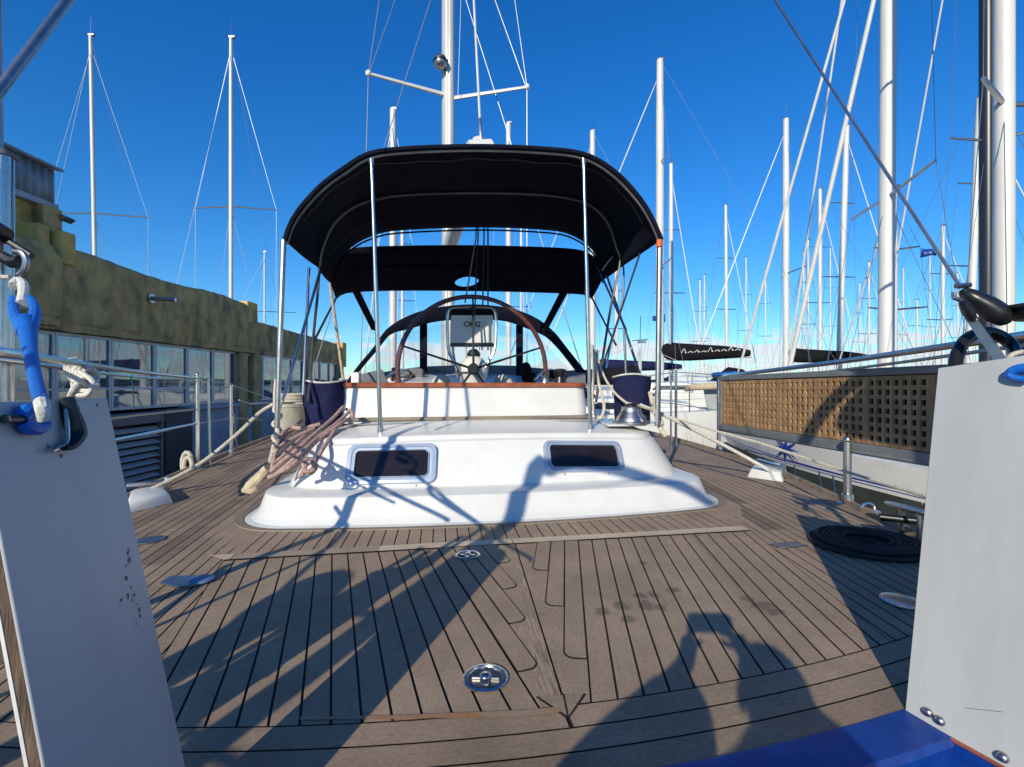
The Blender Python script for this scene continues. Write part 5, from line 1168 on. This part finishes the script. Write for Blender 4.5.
# ------------------------------------------------------------ LEFT: harbour building
BX = -7.5
BD = thing('harbour_building', 'long low harbour building with mossy concrete parapet and glass front, along the left quay', 'building', Vector((BX, 10, WATER)))
def bx(name, x0, x1, y0, y1, z0, z1, m, parent=None, bevel=0.0, sm=0):
    mb = MB(); mb.box(((x0 + x1) / 2, (y0 + y1) / 2, (z0 + z1) / 2), (abs(x1 - x0), abs(y1 - y0), z1 - z0)); return mb.build(name, M[m], parent if parent is not None else BD, smooth_=sm, bevel=bevel)
# parapet with uneven chipped top
def parapet(name, y0, y1, x, zb, ztop, depth, m):
    mb = MB(); n_ = 60; rr = random.Random(int(y0 * 10)); rows = []
    prof = lambda y: [(x, zb), (x, zb + .12), (x + .02, zb + 0.16), (x + 0.03, ztop(y) - 0.08), (x - 0.02, ztop(y)), (x - depth, ztop(y) + 0.02), (x - depth, zb)]
    for i in range(n_ + 1):
        y = y0 + (y1 - y0) * i / n_; rows.append([Vector((px + (rr.random() - 0.5) * 0.02, y, pz + (rr.random() - 0.5) * 0.025)) for px, pz in prof(y)])
    mb.loft(rows, True); mb.f.append(tuple(range(0, 7))); mb.f.append(tuple(range(len(mb.v) - 7, len(mb.v)))); return mb.build(name, M[m], BD, smooth_=25)
parapet('parapet', 5.0, 13.75, BX, 1.74, lambda y: 3.12 + 0.04 * math.sin(y * 1.7), 0.35, 'concrete')
parapet('parapet', 13.8, 21.0, BX - 0.12, 1.72, lambda y: 2.72 - 0.02 * (y - 14), 0.35, 'concrete')
parapet('parapet', 5.0, 7.70, BX + 0.10, 1.80, lambda y: 2.98, 0.2, 'concrete')
bx('roof_slab', BX - 0.3, BX - 9, 4.0, 21.0, 1.95, 2.25, 'concrete')
bx('parapet_block', BX - 0.35, BX + 0.03, 13.3, 13.82, 2.60, 3.20, 'ochre', bevel=0.02)
bx('parapet_block', BX - 0.40, BX + 0.05, 20.7, 21.15, 1.60, 2.68, 'ochre', bevel=0.02)
bx('parapet_block', BX - 0.45, BX - 0.02, 7.45, 7.66, 2.85, 3.42, 'ochre', bevel=0.02)
bx('parapet_block', BX - 0.22, BX + 0.09, 7.72, 8.0, 2.85, 3.39, 'ochre', bevel=0.02)
for y0_ in (13.0, 13.7, 17.3, 20.6): bx('pillar', BX - 0.30, BX - 0.02, y0_, y0_ + 0.42, WATER, 1.73, 'concrete', bevel=0.02)
for y0_ in (4.2, 20.9): bx('end_wall', BX - 8, BX - 0.32, y0_, y0_ + 0.2, WATER, 1.95, 'concrete')
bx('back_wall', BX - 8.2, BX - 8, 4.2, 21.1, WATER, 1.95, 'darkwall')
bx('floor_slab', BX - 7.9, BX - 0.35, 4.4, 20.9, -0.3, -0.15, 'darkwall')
bx('sill_wall', BX - 0.28, BX - 0.06, 10.9, 13.0, WATER, 0.22, 'paleblue'); bx('sill_wall', BX - 0.28, BX - 0.06, 13.43, 20.9, WATER, 0.22, 'paleblue')
bx('sill', BX - 0.30, BX + 0.03, 10.9, 13.0, 0.23, 0.33, 'paleblue', bevel=0.01); bx('sill', BX - 0.30, BX + 0.0, 13.43, 20.6, 0.23, 0.33, 'paleblue')
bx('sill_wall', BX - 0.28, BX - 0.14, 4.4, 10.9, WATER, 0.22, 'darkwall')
# windows with frames and mullions
ws = [4.4, 5.6, 6.7, 7.85, 8.95, 10.05, 11.05, 12.0, 13.0, None, 13.45, 14.4, 15.35, 16.3, 17.25, None, 17.75, 18.7, 19.65, 20.6]
zs0, zs1 = 0.34, 1.73
for a, b in zip(ws, ws[1:]):
    if a is None or b is None: continue
    f = MB(); xg = BX - 0.16
    f.box((xg, a + 0.03, (zs0 + zs1) / 2), (0.06, 0.05, zs1 - zs0)); f.box((xg, b - 0.025, (zs0 + zs1) / 2), (0.06, 0.045, zs1 - zs0))
    f.box((xg, (a + b) / 2, zs1 - 0.03), (0.058, b - a - 0.1, 0.055)); f.box((xg, (a + b) / 2, zs0 + 0.03), (0.058, b - a - 0.1, 0.055)); f.box((xg, (a + b) / 2, zs0 + 0.42), (0.055, b - a - 0.1, 0.035))
    fo = f.build('window', M['frame'], BD, smooth_=0)
    g = MB(); g.box((xg - 0.004, (a + b) / 2, (zs0 + zs1) / 2), (0.008, b - a - 0.08, zs1 - zs0 - 0.08)); g.build('pane', M['shopglass'], fo, smooth_=0)
# rusty louvred vent boxes low on the wall
for y0_, y1_ in ((6.0, 7.9), (8.0, 9.85)):
    LV = MB(); LV.box((BX + 0.06, (y0_ + y1_) / 2, 0.17), (0.34, y1_ - y0_, 0.22)); LV.box((BX + 0.16, y0_ + 0.04, -0.6), (0.10, 0.08, 1.3)); LV.box((BX + 0.16, y1_ - 0.04, -0.6), (0.10, 0.08, 1.3)); lo_ = LV.build('vent_housing', M['rusty'], BD, bevel=0.008)
    for k in range(9):
        s_ = MB(); s_.box((BX + 0.14, (y0_ + y1_) / 2, -0.05 - k * 0.135), (0.13, y1_ - y0_ - 0.17, 0.012), (Vector((0.8, 0, -0.6)), Vector((0, 1, 0)), Vector((0.6, 0, 0.8)))); s_.build('louvre', M['ltgrey'], lo_, smooth_=0)
bx('access_panel', BX - 0.05, BX + 0.2, 9.9, 10.75, WATER, 0.22, 'darkwall', bevel=0.01); bx('panel_cap', BX - 0.05, BX + 0.22, 9.88, 10.8, 0.22, 0.30, 'rusty')
# spout
c = P(152, 298, 9.7); sx_ = MB(); sx_.tube([Vector((BX + 0.02, 9.72, 2.62)), Vector((BX + 0.06, 9.72, 2.62))], 0.10, 12); sx_.tube([Vector((BX + 0.03, 9.72, 2.62)), Vector((BX + 0.50, 9.78, 2.60))], 0.045, 10); sx_.build('spout', M['steeld'], BD)
# loft shed on the roof, corrugated eaves
SH = thing('rooftop_shed', 'small rooftop shed with corrugated grey cladding above the mossy parapet', 'shed', Vector((-8.4, 7.5, 3.2)))
def cor(x, y0, y1, z0, z1):
    mb = MB(); n_ = int((y1 - y0) / 0.02); rows = []
    for z in (z0, z1): rows.append([Vector((x + 0.018 * math.sin((y0 + (y1 - y0) * i / n_) * 2 * math.pi / 0.14), y0 + (y1 - y0) * i / n_, z)) for i in range(n_ + 1)])
    mb.loft(rows); return mb
cor(-8.10, 5.6, 8.30, 4.03, 4.62).build('cladding', M['corr'], SH, solid=0.004)
mb = MB(); n_ = 60; rows = []
for z, y in ((0, 8.31), (0.6, 8.31)): rows.append([Vector((-8.10 - 2.0 * i / n_, y + 0.018 * math.sin(i * 1.2), 4.03 + z)) for i in range(n_ + 1)])
mb.loft(rows); mb.build('cladding', M['corr'], SH, solid=0.004)
mb = MB(); mb.prism([(-7.98, 5.5, 4.62), (-10.3, 5.5, 5.1), (-10.3, 5.5, 5.14), (-7.98, 5.5, 4.66)], (0, 2.88, 0)); mb.build('roof', M['corr'], SH)
bx('wall', -10.1, -8.2, 5.6, 8.15, 2.2, 4.03, 'ochre', SH); bx('beam', -10.1, -8.06, 5.6, 8.36, 3.93, 4.03, 'paleblue', SH); bx('column', -8.22, -8.0, 8.02, 8.36, 2.2, 3.93, 'concrete', SH); bx('column', -8.22, -8.0, 5.9, 6.2, 2.2, 3.93, 'concrete', SH)
mb = MB(); mb.prism([(-8.06, 8.30, 3.80), (-7.98, 8.30, 3.86), (-7.88, 8.30, 3.80), (-7.98, 8.30, 3.74)], (0, 0.2, 0)); mb.build('floodlight', M['steeld'], SH)
# ------------------------------------------------------------ OTHER BOATS
def hull_loft(o, d, L_, B, zb, zs, zwl, stern_w=0.75):
    """rows of points from bow to stern, one side after the other; o = stern centre on the waterline"""
    r = Vector((d.y, -d.x, 0)); out = []
    n_ = 16
    for i in range(n_ + 1):
        k = i / n_                                   # 0 stern .. 1 bow
        b = B / 2 * (stern_w + (1 - stern_w) * math.sin(min(1, k / 0.45) * math.pi / 2)) if k < 0.45 else B / 2 * max(0.012, (1 - ((k - 0.45) / 0.55) ** 2.1))
        zd = zs + (zb - zs) * k ** 1.6
        x = L_ * k
        row = []
        for (f, g) in ((1.0, 1.0), (1.0, 0.72), (0.985, 0.42), (0.93, 0.14), (0.80, -0.02), (0.5, -0.22)):
            z = zwl + (zd - zwl) * g if g > 0 else zwl + g
            rake = (k ** 4) * 0.75 * (1 - max(0, g)) ; xx = x - rake - (1 - k) ** 6 * 0.4 * (1 - max(0, g)) * -1
            row.append((xx, b * f, z))
        out.append(row)
    return out, r
def to_w(o, d, r, q): return Vector((o.x + d.x * q[0] + r.x * q[1], o.y + d.y * q[0] + r.y * q[1], q[2]))
def sailboat(label, mx, Yd, top_y, Lh, head, mw=0.16, hull='white', cover='blackfab', mast_m='mastw', spr=((0.45, 0.9), (0.72, 0.7)), free=0.95, lean=0.0, furl=True, full=True, B=None, flag=None, group='moored sailing yachts', stripe=None, topz=None, marks=False, boomz=0.7, cs=1.0, bl=.36, sd=None):
    X = (mx - 512) / F * Yd; ztop = topz if topz else H + (383.5 - top_y) / F * Yd
    h = rad(head); d = Vector((math.sin(h), math.cos(h), 0)); r = Vector((d.y, -d.x, 0)); B = B or Lh * 0.30
    m0 = Vector((X, Yd, 0)); o = m0 - d * (Lh * 0.57); o.z = 0
    zd = WATER + free
    root = thing('moored_sailboat', label, 'sailboat', Vector((m0.x, m0.y, WATER)), group)
    rows, _ = hull_loft(o, d, Lh, B, zd + 0.25, zd, WATER)
    mb = MB()
    for sg in (1, -1): mb.loft([[to_w(o, d, r, (q[0], sg * q[1], q[2])) for q in row] for row in rows])
    st = rows[0]; mb.add([to_w(o, d, r, (q[0], q[1], q[2])) for q in st] + [to_w(o, d, r, (q[0], -q[1], q[2])) for q in reversed(st)], [tuple(range(2 * len(st)))])
    mb.build('hull', M[hull], root, smooth_=40)
    mb = MB(); mb.loft([[to_w(o, d, r, (row[0][0], s * row[0][1], row[0][2] - 0.01 + 0.04 * (1 - s * s))) for s in (-1, -0.5, 0, 0.5, 1)] for row in rows]); mb.build('deck', M['white2'], root, smooth_=40)
    if stripe:
        mb = MB()
        for g0, g1 in ((0.765, 0.778), (0.738, 0.744)):
            for sg in (1, -1):
                mb.loft([[to_w(o, d, r, (row[0][0] - 0.05 * (row[0][0] > Lh * 0.9), sg * (row[0][1] + 0.006), WATER + (row[0][2] - WATER) * g)) for row in rows] for g in (g0, g1)])
        mb.build('hull_stripe', M['stripe'], root, smooth_=0)
    def L(x, y, z): return to_w(o, d, r, (x, y, z))
    # cabin
    c0, c1 = Lh * 0.36, Lh * 0.76; w0 = B * 0.30
    mb = MB(); rws = []
    for k, ww, hh in ((0, .98, .42), (.05, 1, .46), (.5, .98, .44), (.85, .78, .32), (1, .62, .05)):
        x = c0 + (c1 - c0) * k; rws.append([L(x, -w0 * ww - .08, zd), L(x, -w0 * ww, zd + hh), L(x, -w0 * ww * .4, zd + hh + .05), L(x, w0 * ww * .4, zd + hh + .05), L(x, w0 * ww, zd + hh), L(x, w0 * ww + .08, zd)])
    mb.loft(rws); mb.f.append((0, 1, 2, 3, 4, 5)); cb = mb.build('cabin', M['white'], root, smooth_=35)
    if full:
        for sg in (1, -1):
            mb = MB(); mb.prism([L(c0 + .6, sg * (w0 + .035), zd + .18), L(c0 + (c1 - c0) * .62, sg * (w0 + 0.03), zd + .20), L(c0 + (c1 - c0) * .58, sg * (w0 + 0.0), zd + .33), L(c0 + .6, sg * (w0 + .0), zd + .36)], r * sg * 0.012); mb.build('window', M['glassk'], cb)
    # spray hood
    mb = MB(); rws = []
    for x, s, hh in ((c0 - .35, 1, .95), (c0 + .05, 1, 1.02), (c0 + .7, .92, .48)): rws.append([L(x, w0 * s * math.cos(a) * -1.05, zd + .1 + (hh - .1) * math.sin(a) ** .7) for a in [math.pi * i / 10 for i in range(11)]])
    mb.loft(rws); mb.build('spray_hood', M[cover if cover != 'white' else 'grey'], root, smooth_=60, solid=0.02)
    # mast
    mt = Vector((m0.x + lean, m0.y, ztop)); mbs = Vector((m0.x, m0.y, zd + .4))
    mb = MB(); mb.tube([mbs, mbs.lerp(mt, .8), mt], [mw / 2, mw / 2, mw * .42], 12); mo = mb.build('mast', M[mast_m], root)
    mb = MB(); mb.tube([mt, mt + Vector((0.02, 0, .75))], 0.012, 5); mb.tube([mt + Vector((-.22, 0, .06)), mt + Vector((.22, 0, .1))], .014, 5); mb.box(mt + Vector((.05, 0, .03)), (.22, .12, .06)); mb.build('wind_vane', M['steeld'], mo)
    # spreaders and wires
    wr = 0.004 + 0.00012 * Yd
    tips = {}
    for f, s in spr:
        c = mbs.lerp(mt, f)
        for sg in (1, -1):
            tip = c + (Vector(sd) if sd else r) * sg * s - (Vector((0, 0, 0)) if sd else d * 0.25 * s) + Vector((0, 0, .05)); tips[(f, sg)] = tip
            mb = MB(); mb.tube([c, tip], [.035, .025], 6); mb.build('spreader', M['steeld'], mo)
    for sg in (1, -1):
        ch = L(Lh * .54, sg * B * .46, zd); pts = [ch] + [tips[(f, sg)] for f, s in spr] + [mbs.lerp(mt, .97)]
        mb = MB(); mb.tube(pts, wr, 4); mb.build('shroud', M['wire'], root)
        if spr: mb = MB(); mb.tube([L(Lh * .50, sg * B * .45, zd), mbs.lerp(mt, spr[0][0])], wr, 4); mb.build('shroud', M['wire'], root)
    mb = MB(); mb.tube([L(0.1, 0, zd), mt], wr, 4); mb.build('backstay', M['wire'], root)
    fs = [L(Lh * .985, 0, zd + .3), mbs.lerp(mt, .96)]
    mb = MB(); mb.tube([fs[0], fs[0].lerp(fs[1], .05), fs[0].lerp(fs[1], .12), fs[0].lerp(fs[1], .9), fs[1]], [wr, wr, .028 if Yd < 12 else .028, .022, wr] if furl else [wr] * 5, 8); mb.build('forestay', M['mastw'], root)
    # boom with flaked sail under its cover
    ba = mbs + Vector((0, 0, boomz)) - d * .15; bb = ba - d * Lh * bl + Vector((0, 0, .08))
    mb = MB(); mb.tube([ba, bb], .065, 8); bo = mb.build('boom', M[mast_m], root)
    mb = MB(); mb.tube([ba + Vector((0, 0, .55)), ba.lerp(bb, .06) + Vector((0, 0, .30)), ba.lerp(bb, .3) + Vector((0, 0, .22)), ba.lerp(bb, .7) + Vector((0, 0, .17)), ba.lerp(bb, .98) + Vector((0, 0, .10))], [.10 * cs, .26 * cs, .24 * cs, .18 * cs, .09 * cs], 12, sm=4, flat=1.0)
    so = mb.build('sail_cover', M[cover], bo, smooth_=60)
    if full:
        mb = MB(); rl = []
        for sg in (1, -1):
            pr = None
            for k in (0.02, .18, .36, .54, .72, .9):
                i = min(15, int(k * 16)); q0 = rows[i][0]; b_ = L(q0[0], sg * q0[1] * .95, q0[2]); t_ = b_ + Vector((0, 0, .62)); mb.tube([b_, t_], .014, 5)
                if pr: mb.tube([pr, t_], .008, 4); mb.tube([pr - Vector((0, 0, .3)), t_ - Vector((0, 0, .3))], .007, 4)
                pr = t_
            rl.append(pr)
        pb = L(Lh * 1.0, 0, zd + .25 + .68); mb.tube([rl[0], pb, rl[1]], .014, 5); q0 = rows[0][0]; mb.tube([L(.05, q0[1] * .95, zd + .62), L(.02, -q0[1] * .95, zd + .62)], .014, 5)
        mb.build('guard_rail', M['steel'], root)
    if flag:
        f, s, col, wd = flag; c = mbs.lerp(mt, f) + r * s; mb = MB(); rws = []
        for i in range(9): x = i / 8; rws.append([c + r * (x * wd) + d * (.05 * math.sin(x * 7)) + Vector((0, 0, -x * wd * .18)), c + r * (x * wd) + d * (.05 * math.sin(x * 7 + 1)) + Vector((0, 0, -wd * .62 + x * wd * .10))])
        mb.loft(rws); mb.build('flag', M[col], root, smooth_=60, solid=0.006)
    return root, L, zd, (ba, bb, d, r)
S = sailboat
# beyond the building on the left
S('sailboat mast leaning left of all others, behind the mossy parapet', 97.5, 19.0, 36, 11.5, 172, .15, spr=((0.52, 1.75),), cover='bag', furl=False, lean=-.28, full=False)
S('white sailboat mast with wide low spreaders, second from the left behind the parapet', 231, 19.5, 38, 12, 176, .16, spr=((0.54, 1.65),), cover='blackfab', full=False, furl=False)
S('distant small sailboat whose short mast stands above the yellow parapet block', 264.5, 40, 252, 9, 170, .14, spr=((0.58, 2.4),), full=False, furl=False)
# seen through and above the bimini
S('sailboat whose wide mast top shows over the port half of the bimini', 393, 24, 109, 12.5, 180, .36, mast_m='mastw', full=True, cover='bag')
S('sailboat with thin mast glimpsed through the gap of the bimini, right of the first', 402.5, 34, 185, 10.5, 174, .22, full=False)
S('sailboat whose mast top shows just right of the boom end over the bimini', 508.5, 25, 123, 12, 181, .30, cover='bag', full=True)
S('distant sailboat with a thin mast seen between the two bimini poles', 521, 38, 200, 10, 176, .18, full=False)
S('sailboat whose mast top shows over the starboard shoulder of the bimini', 592.5, 25, 131, 12.5, -82, .32, cover='bag', full=True, boomz=1.0, cs=1.3, free=1.5)
# right of the bimini
TALL = S('tall sailboat lying beam-on with black sail cover, its white mast beside the starboard bimini corner', 660, 18, 60, 12.0, -80, .30, cover='blackfab', spr=((0.36, 1.0), (0.68, .8)), boomz=0.95, cs=1.35, free=1.8, bl=.26)
S('sailboat with slim white mast and small blue flag, just right of the tall one', 671, 27, 164, 11.5, 178, .26, cover='bag', flag=(.36, .35, 'bluefend', 0.75))
S('distant sailboat with thin lone mast right of the flag-bearing one', 727, 36, 205, 11, 176, .24, cover='bag', lean=-.1)
S('sailboat with grey hooded cockpit and white mast crossed by two furled stays', 786, 23, 119, 11.5, -83, .30, cover='blackfab', spr=((0.42, 1.3), (0.72, .5)), boomz=1.2, cs=1.35, free=1.7, bl=.31)
S('far sailboat with short mast left of the slanting one', 820, 33, 189, 10.5, 178, .26, cover='bag')
S('sailboat with mast slanting to the right at its top, before the big white mast', 838, 24, 126, 12, 176, .28, lean=.45, cover='blackfab')
S('small distant sailboat low on the horizon behind the lattice gangway', 869, 44, 262, 9.5, 180, .2, full=False, cover='bag')
S('sailboat with thick white mast cut by the top of the picture, dark flag beside it', 885.5, 9.2, 0, 11.5, 8, .27, topz=15.5, spr=((0.291, 1.45), (0.62, 1.2)), sd=(-.22, -.975, 0), cover='blackfab', B=3.2, lean=.1, boomz=.35, flag=(.225, .62, 'bluefend', 0.28))
S('sailboat with slimmer cream mast right behind the thick white one', 893, 15.5, 188, 9.5, 5, .24, cover='cream', B=2.9)
S('distant sailboat with bare thin mast in the gap right of the dark flag', 943, 31, 226, 10, 178, .22, cover='bag')
S('sailboat with pale mast tilted left beside the black mast', 967, 20, 98, 12, 172, .28, lean=.55, cover='blackfab')
S('dark-rigged sailboat with black mast running out of the top of the picture', 987, 11.5, 0, 13, 12, .30, mast_m='mastk', topz=17, cover='blackfab', spr=((0.40, .9), (0.66, .7)), B=3.2)
for i, (x, y_, yd) in enumerate(((617, 250, 44), (808, 240, 42), (917, 300, 48), (700, 280, 50))):
    S(('far sailboat with very short mast between the starboard struts', 'far sailboat with short mast right of the two furled stays', 'tiny far sailboat on the horizon left of the black pulley blocks', 'tiny far sailboat on the horizon above the dark sail cover')[i], x, yd, y_, 9, 176 + i * 3, .18, full=False, cover=('bag', 'white2', 'bag', 'white2')[i], furl=False)

rf_ = random.Random(12)
for i, x in enumerate((702, 746, 762, 803, 830, 858, 903, 925, 957, 612)):
    S('one of the thin far masts crowded low along the horizon', x + rf_.random() * 5, 52 + rf_.random() * 14, 245 + rf_.random() * 45, 9, 170 + rf_.random() * 20, .17, full=False, furl=False, cover='bag' if i % 2 else 'white2', group='thin far masts along the horizon')
# the neighbour alongside: white hull with blue star, close on the starboard side
N_, L_, zdN, bm_ = S('neighbouring white sailboat with blue star and stripes on its bow, close alongside', 1004, 5.9, 0, 11.4, -18, .205, topz=13.2, stripe=True, spr=((0.32, .8), (0.62, .7)), cover='blackfab', free=1.15, B=3.5)
rows, r_ = hull_loft(Vector((0, 0, 0)), Vector((0, 1, 0)), 11.4, 3.5, zdN + .25, zdN, WATER)
def side_pt(x, g, sg=-1, lift=0.012):
    k = x / 11.4 * 16; i = min(15, int(k)); f = k - i; b = rows[i][0][1] * (1 - f) + rows[i + 1][0][1] * f; z = rows[i][0][2] * (1 - f) + rows[i + 1][0][2] * f
    fw = 1.0 if g > 0.72 else 1.0 - (0.72 - g) * 0.05
    return L_(x, sg * (b * fw + lift), WATER + (z - WATER) * g)
for sg in (-1, 1):
    mb = MB(); cx, cg = 8.5, 0.905; pts = []
    for i in range(16):
        a = math.pi * i / 8; rr_ = (0.21, 0.06)[i % 2] * (1.9 if i in (2,) else 1.0) * (1.25 if i in (6, 10, 14) else 1)
        pts.append(side_pt(cx + rr_ * math.cos(a) * 1.5, cg + rr_ * math.sin(a) / 1.5, sg, 0.035))
    c = side_pt(cx, cg, sg, 0.04); mb.add([c] + pts, [(0, i + 1, (i + 1) % 16 + 1) for i in range(16)]); mb.build('star_emblem', M['stripe'], N_, smooth_=0)
mb = MB(); p0, p1 = L_(9.9, 0, zdN + .2), L_(11.4 * .57, 0, 12.8); mb.tube([p0, p0.lerp(p1, .06), p0.lerp(p1, .9), p1], [.01, .04, .03, .01], 8); mb.build('inner_forestay', M['mastw'], N_)
# antifouled underside; its dark colour also stands for shade and dark water below
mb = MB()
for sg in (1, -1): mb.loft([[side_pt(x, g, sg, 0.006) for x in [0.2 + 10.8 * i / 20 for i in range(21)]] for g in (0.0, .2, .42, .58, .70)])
mb.build('shaded_antifouling', M['bottom'], N_, smooth_=40)
# script lettering on the black sail cover of the tall boat is a slanting run of strokes
ba, bb, dA, rA = TALL[3]
mb = MB(); rg = random.Random(6); cpt = ba.lerp(bb, .52) - rA * .335 + Vector((0, 0, .20)); prev = None
for i in range(9):
    x = -1.05 + i * .235; hgt = (.17, .06, .09, .05, .16, .06, .07, .13, .06)[i]
    o_ = cpt - dA * x + Vector((0, 0, .09 * i / 9))
    mb.tube([o_ + Vector((0, 0, -.05)), o_ - dA * .10 + Vector((0, 0, hgt - .05)), o_ - dA * .15 + Vector((0, 0, -.05)), o_ - dA * .18 + Vector((0, 0, .0))], .012, 5, sm=3)
mb.build('lettering', M['white2'], [c for c in TALL[0].children if c.name.startswith('boom')][0].children[0]) if False else None
bo_ = [c for c in bpy.data.objects if c.parent == TALL[0] and c.name.startswith('boom')][0]; mb.build('lettering', M['white2'], bo_)
# blue fenders between the two hulls
for i, (px, py, Yf) in enumerate(((688, 430, 8.3), (704, 436, 7.6), (797, 483, 4.9), (822, 488, 4.6), (836, 490, 4.4))):
    c = P(px, py, Yf); c.z = -0.62; mb = MB(); T_ = thing('fender', ('dark blue fender hanging overside farthest forward on the starboard side', 'dark blue fender hanging overside behind the second starboard stanchion', 'dark blue fender overside left of the dark post', 'dark blue fender overside just left of the dark post', 'dark blue fender overside nearest the dark post')[i], 'fender', c + Vector((0, 0, -.35)), 'blue fenders between the hulls')
    mb.lathe(c + Vector((0, 0, -.35)), [(0.02, 0), (.09, .05), (.11, .12), (.11, .58), (.09, .65), (.03, .70), (.03, .76)], 14); mb.build('fender_body', M['bluefend'], T_)
    mb = MB(); mb.tube([c + Vector((0, 0, .38)), c + Vector((-0.03, 0, .62))], .008, 5); mb.build('line', M['ropew'], T_)

# pontoon on the right, and the quay edge in front of the building
mb = MB(); mb.box((1.5, 31.5, WATER + .25), (60, 2.0, .5)); tag(mb.build('pontoon', M['paleblue'], base=(1.5, 31.5, WATER)), 'long grey floating pontoon behind the moored boats', 'pontoon')

# clutter at the neighbours' sterns, right of the bimini corner
DG = thing('dinghy', 'small pale inflatable dinghy stowed on a neighbouring deck behind the starboard stanchions', 'dinghy', P(705, 400, 12.0))
mb = MB(); mb.tube([P(686, 390, 12.4), P(692, 387.5, 12.0), P(706, 386.5, 11.8), P(724, 386, 11.8)], [.05, .085, .095, .09], 12, sm=4); mb.build('tubes', M['tan'], DG)
mb = MB(); mb.prism([P(704, 390, 12), P(722, 390, 12), P(722, 416, 12), P(708, 410, 12)], (0, .06, 0)); mb.build('hull_panel', M['tube'], DG, bevel=0.02)
S('white motorsailer hull lying beam-on close behind the starboard stanchions, its stub mast folded', 640, 13.2, 0, 9.0, 97, .10, topz=2.0, spr=(), full=True, cover='blackfab', furl=False, free=1.35, B=2.9, boomz=0.4)
